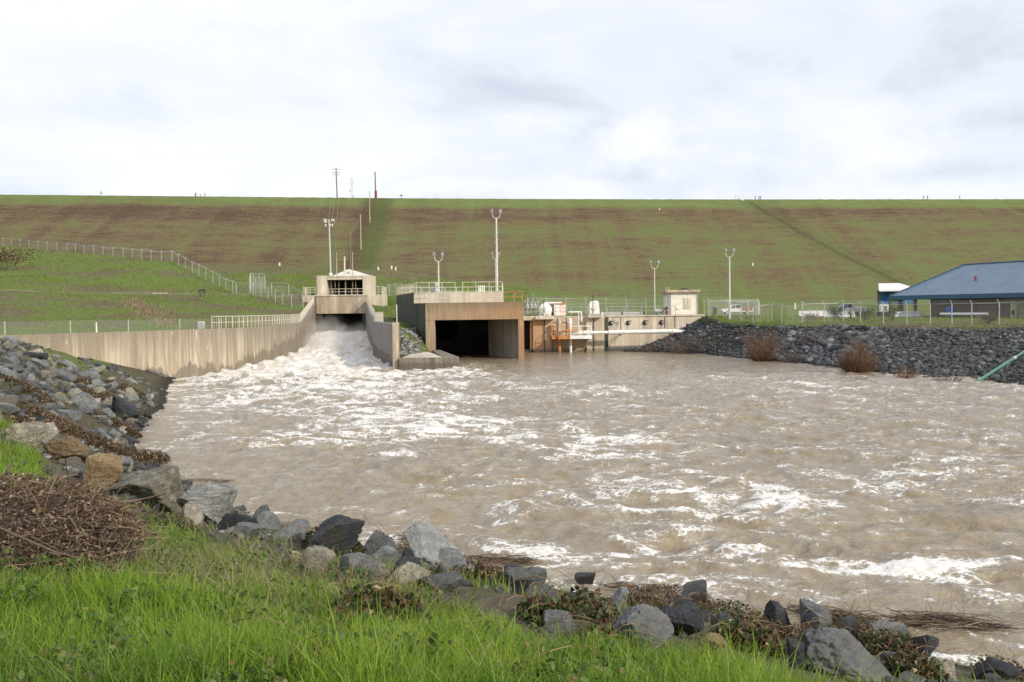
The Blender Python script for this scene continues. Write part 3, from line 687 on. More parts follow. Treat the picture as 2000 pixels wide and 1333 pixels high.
def flood_lamp(px, pybase, pytop, d, label, pegs=False, heads=2, r=0.11):
    b = D(px, pybase, d); top = D(px, pytop, d); H = top.z - b.z
    root = thing('floodlight_pole', b, label, 'lamp post', 'white floodlight poles of the outlet works')
    MB().tube(b, b + Vector((0, 0, H - 1.15)), r * .8, 10, r * 0.55).tube(b, b + Vector((0, 0, 0.06)), r * 2.2, 10).build('pole', M_lpost, root, smooth=False)
    y = b + Vector((0, 0, H - 1.15)); m = MB()
    for s in (-1, 1):
        pts = [y + Vector((s * 0.46 * math.sin(a), 0, 0.0 + 0.5 * (1 - math.cos(a)))) for a in np.linspace(0, math.pi / 2, 7)] + [y + Vector((s * 0.46, 0, 0.66))]
        m.path(pts, 0.038, 6)
    m.build('yoke', M_lpost, root)
    for s in (-1, 1):
        c = y + Vector((s * 0.50, 0, 0.66)); h = MB().obox(c, 0.34, 0.26, 0.30, 0.25 * s); h.lathe((c.x, c.y, c.z + 0.36), [(0.16, 0), (0.10, 0.1), (0.03, 0.12)], 8)
        hd = h.build('lamp_head', M_greysteel, root)
        MB().obox(c + Vector((0, -0.16, 0.05)), 0.32, 0.02, 0.26, 0.25 * s).build('lens', M_lamp, hd)
    if pegs:
        m = MB(); k = 0
        z = b.z + 1.5
        while z < b.z + H - 2.6:
            s = 1 if k % 2 else -1; m.tube((b.x, b.y, z), (b.x + s * 0.26, b.y, z), 0.022, 4); z += 0.42; k += 1
        m.build('climbing_pegs', M_white, root)
    return root

# ------------------------------------------------------------------ long left wall of the chute
root = thing('chute_wall', (-26, 90, 0), 'long curved stained concrete wall left of the rushing water', 'retaining wall')
low = [3.0, 1.5, -2.5] + [-2.5] * 7
MB().wall(wallL, 0.6, low, wallLz).build('wall_body', M_wall, root)
m = MB()
for i in (2, 3, 5, 6, 7):
    a = Vector(wallL[i] + (0,)); b = Vector(wallL[i + 1] + (0,)) if i + 1 < len(wallL) else a; q = a.lerp(b, 0.4); tt = (b - a).normalized(); nn = Vector((tt.y, -tt.x, 0))
    m.obox((q.x + nn.x * 0.003, q.y + nn.y * 0.003, -1), 0.03, 0.012, 5.1, math.atan2(tt.y, tt.x))
m.build('expansion_joint', M_dark, root)
railp = [(p[0], p[1], z) for p, z in zip(offset(wallL, 0.25), wallLz)]
railing('wall_railing', railp[3:], 1.1, 'pale painted railing along the top of the left chute wall', M_rail, 1.45, 1, 0.035, balus=0.5)
root = thing('chute_wall', (-16, 118, 0), 'shaded concrete wall right of the chute ending in a square pillar', 'retaining wall')
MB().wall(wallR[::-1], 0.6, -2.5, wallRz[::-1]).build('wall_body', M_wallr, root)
pa = D(768.5, 700, 93); pb = D(778.5, 700, 93)
MB().box(pa.x, pb.x + 0.05, 92.3, 93.6, -2.5, 4.42).build('end_pillar', M_gate, root, bevel=0.04)
railp = [(p[0], p[1], z) for p, z in zip(offset(wallR, -0.3), wallRz)]
railing('wall_railing', railp[1:], 1.1, 'dark slim railing on top of the right chute wall', M_rail, 1.4, 1, 0.025, balus=0.3)
MB().tube((pa.x + .35, 93.2, 4.42), (pa.x + .35, 93.2, 6.1), 0.05, 6).build('corner_post', M_rail, root)

# ------------------------------------------------------------------ gate house over the chute
def X(px, d, py=600): return D(px, py, d).x
def Z(py, d, px=680): return D(px, py, d).z
d0 = 183.5
root = thing('gate_house', (X(668, 186), 188, 8.4), 'concrete gate house with a dark opening above the foaming chute', 'gate house')
xl, xr = X(617.5, d0), X(716.5, d0); zt, zb = Z(578.5, d0, 667), Z(613, d0, 667)
MB().box(xl, xr, d0, d0 + 3.0, zb, zt).build('beam', M_gate, root, bevel=0.05)
MB().box(xl - 0.1, xr + 0.1, d0 - 0.12, d0 + 3.0, zt + 0.003, zt + 0.25).build('walkway', M_pale, root)
d1 = 187.5; zh = Z(538.5, d1, 670)
a0, a1, b0, b1 = X(619, d1), X(639, d1), X(709, d1), X(725, d1)
MB().box(a0, a1, d1, d1 + 7, zt - 1, zh).build('side_pier', M_pale, root, bevel=0.05)
MB().box(b0, b1, d1, d1 + 7, zt - 1, zh).build('side_pier', M_pale, root, bevel=0.05)
MB().box(a1, b0, d1 + 0.15, d1 + 7, Z(546.5, d1, 670), zh - 0.02).box(a1, b0, d1 + 0.02, d1 + 0.14, Z(541, d1), Z(539.4, d1)).build('lintel', M_pale, root)
MB().box(a1, b0, d1 + 6, d1 + 6.2, zt - 1, Z(546.5, d1)).box(a1, b0, d1 + .4, d1 + 6, zt - 1, zt - 0.9).build('rear_wall', M_black, root)
for px in (646, 653.5, 661, 674, 688, 694):
    x = X(px, d1); MB().tube((x, d1 + 0.9, zt), (x, d1 + 0.9, zh - 0.4), 0.07 if px != 674 else 0.13, 6).lathe((x, d1 + 0.9, zt + 1.9), [(0.08, 0), (0.12, 0.05), (0.12, 0.2), (0.08, 0.25)], 8).build('hoist_stem', M_wood, root)
# abutments both sides, and the throat under the beam
MB().box(X(719, 184.5), X(747, 184.5), 184.2, 192, 2.5, Z(576, 184, 733)).build('abutment', M_pale, root, bevel=0.05)
MB().box(X(591, 184.5), xl - 0.05, 184.2, 192, 3, Z(577.5, 184, 604)).build('abutment', M_pale, root, bevel=0.05)
MB().box(xl - 0.6, xl + 0.9, d0 + 0.3, d0 + 9, -2.5, zb - 0.003).build('throat_wall', M_moss_shade, root); MB().box(xr - 0.9, xr + 0.8, d0 + 0.3, d0 + 9, -2.5, zb - 0.003).build('throat_wall', M_moss_shade, root)
MB().box(xl + .9, xr - .9, d0 + 8, d0 + 9, -2.5, zb - .01).box(xl - .6, xr + .8, d0 + .5, d0 + 9, zb + .01, zb + .2).build('throat_end', M_black, root)  # painted black so the throat looks dark even where sun enters
MB().box(a0, b1, d1 + 3, d1 + 7, zb, zt - 1.01).build('gate_chamber', M_black, root)  # black block filling the space behind the beam with painted darkness
# low gabled shed roof behind
rs = thing('gable_shed', (X(684, 197), 199, zh), 'small white gabled roof with a vent, standing behind the gate house', 'shed')
gl, gr_, ga_, gy = X(648, 196), X(724, 196), X(682, 196), 196
MB().add([(gl, gy, Z(539.5, gy)), (gr_, gy, Z(539.5, gy)), (ga_, gy, Z(526.3, gy)), (gl, gy + 8, Z(539.5, gy)), (gr_, gy + 8, Z(539.5, gy)), (ga_, gy + 8, Z(526.3, gy))], [(0, 1, 2), (5, 4, 3), (0, 2, 5, 3), (1, 4, 5, 2), (0, 3, 4, 1)]).build('roof', M_white, rs)
MB().box(gl + .3, gr_ - .3, gy + .3, gy + 7.7, 8.3, Z(539.7, gy)).build('wall', M_pale, rs)
MB().box(ga_ - .35, ga_ + .35, gy - .05, gy - 0.01, Z(535, gy), Z(530.5, gy)).build('vent', M_galv, rs)
zr = zt + 0.25
railing('walkway_railing', [(X(638, d0), d0 + .1, zr), (X(711, d0), d0 + .1, zr)], 1.05, 'grey railing in front of the dark gate house opening', M_rail, 1.1, 1, 0.045)
za = Z(576, 184, 733) ; railing('walkway_railing', [(X(721, 184.5), 184.5, za), (X(746, 184.5), 184.5, za), (X(746, 184.5), 191, za)], 1.5, 'tall railing on the abutment right of the gate house', M_rail, 0.9, 2, 0.04)
za = Z(577.5, 184, 604); railing('walkway_railing', [(X(592, 184.5), 191, za), (X(592, 184.5), 184.5, za), (X(616, 184.5), 184.5, za)], 1.5, 'tall railing on the abutment left of the gate house', M_rail, 0.9, 2, 0.04)

# ------------------------------------------------------------------ low platform between chute and box
root = thing('landing_slab', (-8, 97, 0), 'low flat concrete landing slab at the waterline beside the chute wall', 'landing')
zs = 1.15
A = D(779, 700, 92); B = D(895.5, 700, 92)
MB().prism([(A.x, 92.02), (B.x - 1.2, 92.02), (B.x - 1.2, 93), (-8.7, 106.5), (-9.3, 106.5), (-11.2, 104.2), (A.x, 103.2)], -2.5, zs - 0.10).build('slab', M_slab, root, bevel=0.04)
MB().prism([(A.x + .1, 92.65), (B.x - 1.4, 92.65), (B.x - 1.45, 93), (-8.9, 106.0), (-9.4, 106), (-11.3, 104.0), (A.x + .1, 103)], zs - .10, zs - .06).build('slab_top', M_pale, root)
MB().prism([(B.x - 1.35, 91.9), (B.x, 91.9), (B.x, 92.9), (-7.9, 109.8), (-8.88, 109.8)], -2.5, zs).build('side_wall', M_slab, root, bevel=0.05)
MB().box(A.x, B.x - 1.37, 91.9, 92.6, -2.5, zs).build('front_curb', M_slab, root, bevel=0.05)

# ------------------------------------------------------------------ outlet box
root = thing('outlet_box', (-4, 115, 0), 'large tan concrete outlet box streaked with rust, dark chamber inside', 'outlet structure')
d2 = 110; zt = 6.35; zb = 4.42
x0, x1, x2, x3 = X(830.5, d2), X(848.5, d2), X(1011.5, d2), X(1021.5, d2)
MB().box(x0, x3, d2, d2 + 0.9, zb, zt).build('lintel', M_box, root, bevel=0.04)
MB().box(x0, x1, d2 + 0.01, d2 + 1.2, 0.5, zb - 0.002).build('pillar', M_box, root, bevel=0.03)
MB().prism([(x2, d2 + 0.01), (x3 + 0.08, d2 + 0.01), (x3 + 0.1, d2 + 2.2), (x2 + .1, d2 + 2.2)], -2.5, zb - 0.002).build('pillar', M_box, root, bevel=0.03)
xs0 = X(808, 116); 
MB().prism([(x0 + 0.02, d2 + 0.9), (x0 + 0.9, d2 + 1.2), (xs0 + 0.8, 116.2), (xs0, 116)], -0.5, zt - 0.02).build('side_wall', M_moss_shade, root)  # shade of this left-facing side is put into the dark colour
MB().prism([(x0 + 0.05, d2 + 0.91), (x3 - 0.02, d2 + 0.91), (x3 - 0.02, 128), (X(774, 135) + .4, 134.9), (xs0 + .25, 116)], zt - 0.75, zt - 0.01).build('deck', M_box, root)
xf = X(774.5, 135)
MB().prism([(xs0, 116), (xs0 + 0.6, 116.15), (xf + 0.6, 135.2), (xf, 135)], 2.5, 7.62).build('wing_wall', M_moss_shade, root)
xe = X(982, 116)
MB().box(xs0 + 0.02, xe, 116.02, 116.6, zt, 7.6).build('parapet', M_pale, root, bevel=0.03)
MB().prism([(xs0 + .65, 116.62), (xe, 116.62), (xe, 134), (xf + .65, 134.8)], zt, 7.45).build('upper_deck', M_pale, root)
for pa_, pb_ in ((830, 840), (886, 893), (896, 912), (918, 925)):        # shallow recesses with dark fixings on the parapet
    pass
MB().prism([(xs0 + .3, 116.3), (x0 + 1, 111), (x3 - .05, 111), (x3 - .05, 128), (x3 - .05, 135), (xf + .3, 135)], zt - 1.1, zt - .76).build('chamber_roof', M_moss_shade, root)
MB().box(x3 - .35, x3 - .06, d2 + 2.3, 135, -2.5, zt - .77).build('outer_wall', M_box, root)
# inside: flaring right wall, partition, back wall with the tunnel mouth
MB().prism([(x2 + 0.02, d2 + 2.21), (x3, d2 + 2.21), (X(1000, 122), 122), (X(955, 120.5), 120.5), (X(955, 119.6), 119.6)], -2.5, zb - 0.003).build('inner_wall', M_pale, root)
MB().box(X(953.5, 119.4), X(958, 119.4), 119.2, 120.8, -2.5, zb - 0.01).build('inner_pier', M_box, root)
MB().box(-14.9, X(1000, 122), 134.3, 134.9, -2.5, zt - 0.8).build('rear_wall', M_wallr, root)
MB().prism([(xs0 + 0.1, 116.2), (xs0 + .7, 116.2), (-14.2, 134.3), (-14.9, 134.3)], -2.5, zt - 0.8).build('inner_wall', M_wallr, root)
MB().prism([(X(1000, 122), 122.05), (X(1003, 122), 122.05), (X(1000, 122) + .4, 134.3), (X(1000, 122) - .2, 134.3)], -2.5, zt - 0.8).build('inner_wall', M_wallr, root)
c = D(870, 641, 134); MB().lathe((c.x, 134.0, c.z), [(1.65, 0.0), (1.65, 0.28), (1.35, 0.29), (1.35, 0.05), (0.01, 0.06)], 28, 'Y').build('tunnel_mouth', M_black, root)
railing('deck_railing', [(xs0 + .1, 115.8, zt), (x0 + .1, d2 + 0.1, zt), (X(982, d2), d2 + .1, zt)], 1.1, 'pale railing along the front edge of the outlet box deck', M_rail, 1.75, 1, 0.04)
railing('deck_railing', [(X(984, d2), d2 + .1, zt), (x3 - .05, d2 + 0.1, zt), (x3 - .05, d2 + 6, zt)], 1.1, 'rust orange railing at the right corner of the outlet box', M_orange, 1.1, 1, 0.04)
zq = 7.6
railing('upper_railing', [(xs0 + .3, 116.2, zq), (X(889, 116), 116.2, zq)], 1.15, 'two bar railing on the upper deck left of its gap', M_rail, 1.5, 1, 0.04)
railing('upper_railing', [(X(904, 116), 116.2, zq), (xe - .05, 116.2, zq), (xe - .05, 124, zq)], 1.15, 'two bar railing on the upper deck around the tall light pole', M_rail, 1.5, 1, 0.04)
railing('upper_railing', [(xs0 + .2, 116.3, zq), (xf + .2, 134.8, zq)], 1.15, 'railing receding along the top of the dark mossy wing wall', M_rail, 1.5, 1, 0.035)
railing('upper_railing', [(xf + .4, 134.5, zq - .15), (xe - .1, 133.8, zq - .15)], 1.15, 'railing at the far edge of the upper deck', M_rail, 1.5, 1, 0.035)
for px, h_, lb in ((852, 1.35, 'white capped valve stand at the foot of the shorter light pole'), (935, .95, 'low row of white pipes on the upper deck by the tall pole')):
    q = D(px, 571, 118); q.z = zq - .15
    r_ = thing('valve_stand', q, lb, 'valve')
    if px == 852:
        MB().lathe(q, [(.22, 0), (.22, .5), (.12, .6), (.12, 1.0), (.2, 1.05), (.2, 1.3), (.05, 1.42)], 10).build('valve_body', M_white, r_)
        MB().obox(q + Vector((-.45, 0, .2)), .35, .3, .75).build('valve_motor', M_greysteel, r_)
    else:
        for k in range(4): MB().tube(q + Vector((k * .22, 0, 0)), q + Vector((k * .22, 0, .95)), .07, 8).build('pipe', M_white, r_)
flood_lamp(857, 570, 492, 117.5, 'shorter white double floodlight pole on the upper deck', r=0.13)
flood_lamp(971, 569, 408, 118, 'tallest white floodlight pole with climbing pegs', True, r=0.17)
flood_lamp(969, 585, 492, 150, 'white floodlight pole hidden behind the tallest pole, lamps showing each side', r=0.12)
flood_lamp(1279, 616, 508, 130, 'thin floodlight pole standing on the wall left of the block hut', r=0.10)
flood_lamp(1425.5, 627, 485, 126, 'white floodlight pole beside the parked white truck', r=0.15)

# ------------------------------------------------------------------ works wall right of the box
d3 = 128; root = thing('works_wall', (12, d3, 0), 'stained concrete quay wall behind the white pipe', 'retaining wall')
zt3 = Z(617, d3, 1230)
def wx(z3x): return X(1000 + z3x / 5, d3)      # from the coordinates of a five-fold enlargement
def wz(z3y, d=d3): return Z(540 + z3y / 5, d, 1200)
MB().box(wx(930), X(1376, d3), d3, d3 + 0.7, -2.5, zt3 - .12).build('wall_body', M_works, root)
MB().box(wx(925), X(1376, d3), d3 - 0.12, d3 + 0.8, zt3 - .118, zt3 + .06).build('coping', M_pale, root)
MB().box(wx(380), wx(928), d3 - 0.5, d3 + .7, -2.5, zt3 - .1).build('wall_body', M_works, root)
MB().box(wx(200), wx(380), d3 - 1.2, d3 + .7, -2.5, zt3 - .35).build('buttress', M_works, root, bevel=.04)
MB().box(wx(222), wx(405), d3 - 2.2, d3 + .7, zt3 - .33, zt3 + .1).build('ledge', M_pale, root, bevel=.03)
MB().box(wx(735), wx(860), d3 - 1.6, d3 + .7, zt3 - .20, zt3 + .22).build('ledge', M_pale, root, bevel=.03)
MB().box(wx(720), wx(890), d3 - 0.9, d3 - .45, -2.5, zt3 - .21).build('buttress', M_works, root, bevel=.03)
MB().box(wx(905), wx(932), d3 - 0.75, d3 - .05, -2.5, zt3 - .13).build('buttress', M_moss_shade, root)
MB().box(wx(172), wx(198), d3 - 0.9, d3 + .7, -2.5, zt3 - .45).build('buttress', M_works, root, bevel=.03)
MB().box(wx(85), wx(172), d3 + .3, d3 + .7, -2.5, zt3 - .45).build('gate_recess', M_black, root)
MB().box(wx(112), wx(200), d3 - 1.0, d3 + .2, -2.5, wz(705)).build('sill', M_moss_shade, root)
MB().box(wx(60), wx(221), d3 - 1.4, d3 + 1.0, zt3 - .44, zt3 + .1).build('ledge', M_pale, root, bevel=.03)
MB().box(wx(225), wx(930), d3 + .72, d3 + 7, zt3 - .5, zt3 - .02).build('deck', M_pale, root)
for q in (312, 790):
    MB().tube((wx(q), d3 - 1.35 if q < 400 else d3 - 1.0, 0), (wx(q), d3 - 1.35 if q < 400 else d3 - 1.0, zt3 - .3), .05, 6).build('gate_stem', M_dark, root)
for q in (1062, 440, 528, 1490, 1590):
    MB().tube((wx(q), d3 - .06 if q > 900 else d3 - .56, zt3 - (2.6 if q < 1100 else 1.6)), (wx(q), d3 - .06 if q > 900 else d3 - .56, zt3 - .1), .03, 5).build('conduit', M_dark, root)
railing('works_railing', [(wx(110), d3 - .9, zt3 + .1), (wx(735), d3 - .5, zt3 + .1)], 1.1, 'grey railing above the orange platform', M_galv, 2.1, 1, 0.03)
railing('works_railing', [(wx(930), d3 + .2, zt3 + .06), (wx(1600), d3 + .2, zt3 + .06)], 1.1, 'grey railing on the quay wall left of the block hut', M_galv, 2.3, 1, 0.03)
railing('works_railing', [(wx(560), d3 + 6, zt3), (wx(1490), d3 + 6, zt3)], 1.6, 'second railing further back on the works yard', M_galv, 2.0, 1, 0.02)
# wall lamps / aerator valves on the wall
for k, (q, lb) in enumerate(zip((965, 1135, 1298, 1460), ('first dark flap valve on the wall, nearest the platform, with a dangling chain', 'second dark flap valve from the platform', 'third dark flap valve from the platform', 'dark flap valve nearest the block hut'))):
    c = Vector((wx(q), d3 - .03, wz(455))); r_ = thing('flap_valve', c, lb, 'valve', 'dark flap valves on the quay wall')
    MB().lathe((c.x, c.y - .14, c.z), [(0.26, 0), (0.30, .06), (0.30, .16)], 14, 'Y').build('flange', M_dark, r_)
    MB().obox(c + Vector((0.12, -.22, -.12)), .30, .12, .26, .2).build('flap', M_greysteel, r_)
    MB().tube(c + Vector((.1, -.2, .1)), c + Vector((.42, -.2, .30)), .04, 5).tube(c + Vector((0, -.18, 0)), c + Vector((-.3, -.18, -.12)), .04, 5).build('arm', M_dark, r_)
    if k == 0: MB().tube(c + Vector((.2, -.15, .1)), c + Vector((.85, -.12, .08)), .03, 5).tube(c + Vector((.82, -.12, .05)), c + Vector((.84, -.12, -.35)), .035, 5).build('chain', M_dark, r_)
    cb = MB().path([(c.x, d3 - .02, c.z - .3), (c.x - .1, d3 - .2, c.z - .7), (c.x - .2, d3 - .3, c.z - .95), (c.x + .2, d3 - .3, c.z - 1.0), (c.x + .45, d3 - .2, c.z - .9)], .025, 4).build('cable', M_dark, r_)
# pipe and platform
yP = d3 - 2.6
def px3(v): return X(1000 + v / 5, yP)
def pz3(v): return Z(540 + v / 5, yP, 1150)
zp = pz3(551); root = thing('white_pipe', (px3(950), yP, zp), 'long fat white pipe running from the platform into the bank', 'pipe')
MB().tube((px3(600), yP, zp), (px3(950), yP, zp), .20, 14).tube((px3(950), yP, zp), (px3(1560), yP, zp + .05), .26, 16).tube((px3(1560), yP, zp + .05), (px3(1760), yP + .8, zp - .05), .26, 16, .16).build('pipe_body', M_white, root, smooth=False)
for q in (945, 1085, 1100, 1320): MB().tube((px3(q), yP, zp), (px3(q + 8), yP, zp), .31, 16).build('flange', M_white, root)
MB().tube((px3(1060), yP, zp - .2), (px3(935), d3, pz3(712)), .04, 6).tube((px3(1070), yP, zp - .2), (px3(1070), d3, zp - .3), .05, 6).build('brace', M_galv, root)
root = thing('pipe_platform', (px3(580), yP, pz3(610)), 'steel platform, rusty orange on the left and white on the right, on round piles', 'platform')
zd0, zd1 = pz3(608), pz3(578)
MB().box(px3(385), px3(445), yP - .9, yP + 2, zd0, zd1).box(px3(445), px3(560), yP - 1.2, yP + 2, zd0 - .02, zd1 + .02).build('deck_frame', M_orange, root)
MB().prism([(px3(560), yP - 1.2), (px3(700), yP - 1.2), (px3(775), yP - .4), (px3(775), yP + 2), (px3(560), yP + 2)], zd0, zd1).build('deck_frame', M_white, root)
MB().tube((px3(460), yP, -2.5), (px3(460), yP, zd0), .16, 12).build('pile', M_orange, root)
MB().tube((px3(569), yP, -2.5), (px3(569), yP, zd0), .17, 12).build('pile', M_white, root)
for q in (460, 566):
    MB().lathe((px3(q), yP + .2, zd1), [(.22, 0), (.22, .5), (.30, .52), (.30, .62), (.20, .64), (.20, 1.5), (.30, 1.52), (.30, 1.7), (.24, 1.75), (.24, 2.1), (.1, 2.2)], 12).build('pump_head', M_galv if q < 500 else M_white, root)
MB().path([(px3(480), yP - .3, zd1 + .45), (px3(500), yP - .3, zd1 + .62), (px3(640), yP - .3, zd1 + .62)], .17, 10).build('manifold', M_orange, root)
MB().path([(px3(560), yP - .1, zd1 + .4), (px3(780), yP, zp)], .2, 10).tube((px3(650), yP, zd1), (px3(650), yP, zt3 + .5), .06, 8).path([(px3(555), yP + .5, zt3 + .55), (px3(670), yP + .5, zt3 + .55), (px3(680), yP + .5, zt3 + .45), (px3(682), yP + .5, zt3 - .7)], .09, 8).build('manifold', M_white, root)
MB().tube((px3(430), yP - .6, zd0), (px3(383), d3 - .6, pz3(735)), .06, 6).build('brace', M_orange, root)
MB().tube((px3(750), yP - .3, zd0), (px3(703), d3 - .6, pz3(728)), .05, 6).build('brace', M_white, root)
def plat_rail(p, mat, lbl): railing('platform_railing', p, 1.2, lbl, mat, 1.25, 1, .045)
plat_rail([(px3(395), yP + 1.5, zd1), (px3(418), yP - .85, zd1), (px3(440), yP - 1.15, zd1), (px3(552), yP - 1.15, zd1)], M_orange, 'rusty railing round the orange left part of the pipe platform')
plat_rail([(px3(562), yP - 1.15, zd1), (px3(700), yP - 1.15, zd1), (px3(770), yP - .4, zd1), (px3(770), yP + 1.5, zd1)], M_white, 'white railing round the right part of the pipe platform')

# equipment on the works deck
zk = zt3 + .1
root = thing('round_tank', (wx(328), d3 + 1.5, zk), 'white round headed tank lying beside a grey housing', 'tank')
MB().lathe((wx(328), d3 + .6, zk + .75), [(0.3, 0), (.62, .08), (.82, .25), (.88, .5), (.88, 2.2)], 22, 'Y').build('tank_body', M_white, root, smooth=True)
MB().box(wx(270), wx(385), d3 + .9, d3 + 2.4, zk, zk + .35).build('cradle', M_white, root)
root = thing('grey_housing', (wx(370), d3 + 4, zk), 'tall grey equipment housing behind the round tank', 'equipment cabinet')
MB().box(wx(320), wx(415), d3 + 3.2, d3 + 5.5, zk, wz(262, d3 + 3)).build('housing_body', M_greysteel, root, bevel=.05); MB().box(wx(318), wx(500), d3 + 3.1, d3 + 5.6, wz(260, d3 + 3), wz(243, d3 + 3)).build('housing_roof', M_white, root)
root = thing('white_cabinet', (wx(470), d3 + 2, zk), 'white equipment cabinet streaked with orange rust', 'equipment cabinet')
t = NT('rust_streaked_white'); p = t.obj(); f = t.noise(t.map(p, (2.4, 2.4, .5)), 1.2, 5, .65)
t.set(t.ramp(f, [(.52, (.74, .72, .68)), (.60, (.62, .26, .10))]), .6); M_rw = t.m
MB().box(wx(416), wx(528), d3 + 1.2, d3 + 2.8, zk, wz(266, d3 + 1)).build('cabinet_body', M_rw, root, bevel=.04); MB().box(wx(412), wx(532), d3 + 1.1, d3 + 2.9, wz(265, d3 + 1), wz(257, d3 + 1)).build('cabinet_lid', M_orange, root)
root = thing('domed_housing', (wx(805), d3 + 1, zk), 'tall white round topped housing on the ledge', 'equipment cabinet')
prof = [(wx(760), 0), (wx(757), 1.1), (wx(765), 1.5), (wx(785), 1.72), (wx(835), 1.74), (wx(850), 1.55), (wx(856), .8), (wx(858), 0)]
MB().add([(a, y, zk + .15 + b) for y in (d3 + .4, d3 + 2.0) for a, b in prof], [tuple(range(8)), tuple(range(8, 16))[::-1]] + [(i, (i + 1) % 8, 8 + (i + 1) % 8, 8 + i) for i in range(8)]).build('housing_body', M_white, root, bevel=.08)
for q, zz_, lb in ((310, 225, 'thin black mast in front of the round tank'), (787, 178, 'thin black mast in front of the domed housing')):
    r_ = thing('black_mast', (wx(q), d3 - .6, zk), lb, 'mast'); MB().tube((wx(q), d3 - .6, zk), (wx(q), d3 - .6, wz(zz_)), .05, 6).build('mast_pole', M_dark, r_)
    MB().lathe((wx(q), d3 - .6, zk), [(.16, 0), (.16, .7), (.28, .75), (.28, .95), (.08, 1.0)], 10).build('hoist_head', M_galv, r_)
root = thing('switchgear_rack', (wx(190), d3 + 4, zk), 'grey steel switchgear rack with insulators behind the rust orange railing', 'electrical rack')
y = d3 + 4
def sx(v): return X(1000 + v / 5, y)
def sz(v): return Z(540 + v / 5, y, 1040)
for q, tt_ in ((130, 230), (160, 225), (245, 240), (258, 235), (205, 175)):
    MB().tube((sx(q), y, zk - .3), (sx(q), y, sz(tt_)), .05 if q != 205 else .08, 6).build('post', M_galv, root)
MB().tube((sx(125), y, sz(262)), (sx(260), y, sz(262)), .05, 5).tube((sx(125), y, sz(300)), (sx(262), y, sz(300)), .04, 5).tube((sx(180), y, sz(212)), (sx(232), y, sz(212)), .05, 5).build('cross_beam', M_galv, root)
for q, w_ in ((140, 262), (168, 262), (188, 212), (228, 212), (205, 180), (240, 262)):
    MB().lathe((sx(q), y - .1, sz(w_) - .35), [(.05, 0), (.13, .05), (.07, .12), (.13, .18), (.07, .25), (.13, .31), (.06, .38), (.06, .5)], 8).build('insulator', M_greysteel, root)
for q in (150, 190, 225):
    MB().lathe((sx(q), y - .2, sz(320)), [(.2, 0), (.26, .1), (.26, .55), (.12, .65), (.12, .9)], 10).build('transformer', M_galv, root)
root = thing('block_hut', (X(1342, 127), 130, zt3), 'small cream concrete block hut with a flat slab roof', 'hut')
hx0, hx1 = X(1315.5, 127.2), X(1369, 127.2); hz = Z(571.5, 127.2, 1342)
MB().box(hx0, hx1, 129.2, 135.5, zt3 - .3, hz + .02).build('wall', plain('cream_block', (.72, .68, .59), .9, 0, .12, 3, .3), root)
MB().box(hx0 - .6, hx1 + .25, 128.8, 136, hz + .022, hz + .36).build('roof', M_gate, root, bevel=.03)
MB().box(X(1335.5, 129), X(1350, 129), 129.14, 129.195, Z(604, 129, 1342), Z(582.5, 129, 1342)).build('blocked_window', M_pale, root)
MB().box(X(1322, 129), X(1327, 129), 129.1, 129.195, Z(604, 129, 1342), Z(600.5, 129, 1342)).build('notice_plate', M_white, root)
MB().lathe((X(1337, 131), 131, hz + .36), [(.75, 0), (.75, .1), (.4, .25), (.05, .3)], 14).build('roof_vent', M_dark, root)
for px in (1302.5, 1308.5): MB().tube((X(px, 128.6), 129.3, zt3), (X(px, 128.6), 129.3, hz + .75), .06, 6).build('conduit', M_galv, root)
root = thing('fire_monitor', (X(1302, 128.5), 128.6, zt3 + .06), 'dark red hydrant post left of the block hut', 'hydrant')
MB().lathe((X(1302, 128.5), 128.6, zt3 + .06), [(.14, 0), (.14, .8), (.2, .82), (.2, .95), (.1, 1.05)], 10).build('hydrant_body', M_red, root)
root = thing('pump_set', (X(1288, 130), 130, zt3), 'grey pump set between the thin light pole and the hut', 'pump')
q = Vector((X(1288, 130), 130, zt3)); MB().obox(q, 1.6, .7, .25).build('base_frame', M_greysteel, root); MB().tube(q + Vector((-.6, 0, .55)), q + Vector((.3, 0, .55)), .28, 12).build('motor', M_galv, root); MB().tube(q + Vector((.3, 0, .5)), q + Vector((.7, 0, .85)), .18, 10).build('pump_casing', M_greysteel, root)
root = thing('storage_tank', (wx(1100), 133, zt3), 'long low pale trough lying behind the quay railing', 'trough')
MB().box(wx(900), wx(1330), 131.5, 132.6, zt3, zt3 + .45).build('trough_body', M_galv, root, bevel=.05)
for q in (905, 1105, 1322): MB().box(wx(q) - .08, wx(q) + .08, 131.45, 132.65, zt3, zt3 + .5).build('end_plate', M_white if q == 905 else M_dark, root)

# ------------------------------------------------------------------ fences
def gfence(pix, h, label, **k):                 # pix: (px, d) stations; z from the ground
    pts = [(X(a, d), d) for a, d in pix]; pts = densify([(p[0], p[1], 0) for p in pts], 3)
    return fence([(x, y, gz(x, y)) for x, y, _ in pts], h, label, **k)
gfence([(1384, 130), (1480, 134), (1484, 150), (1375, 150)], 2.1, 'chain link enclosure round the white floodlight pole', spacing=3.2)
gfence([(1424, 123), (1475, 116.5), (1503, 117), (1535, 112), (1567, 112)], 2.0, 'chain link fence along the bank top between light pole and rocks', spacing=3.1, side=1)
gfence([(1567, 112), (1637, 113), (1673, 110), (1716, 108), (1760, 106), (1805, 104), (1857, 101), (1910, 97.5), (1970, 96), (2060, 92)], 2.1, 'tall chain link fence along the bank top in front of the blue roofed building', spacing=2.6, side=1, post_r=.055)
cp = densify(crest[:5], 4); fence([(a, b, gz(a, b)) for a, b, c in cp], 2.2, 'chain link fence along the crest of the left grass hill', spacing=6.5, arms='v', post_r=.06)
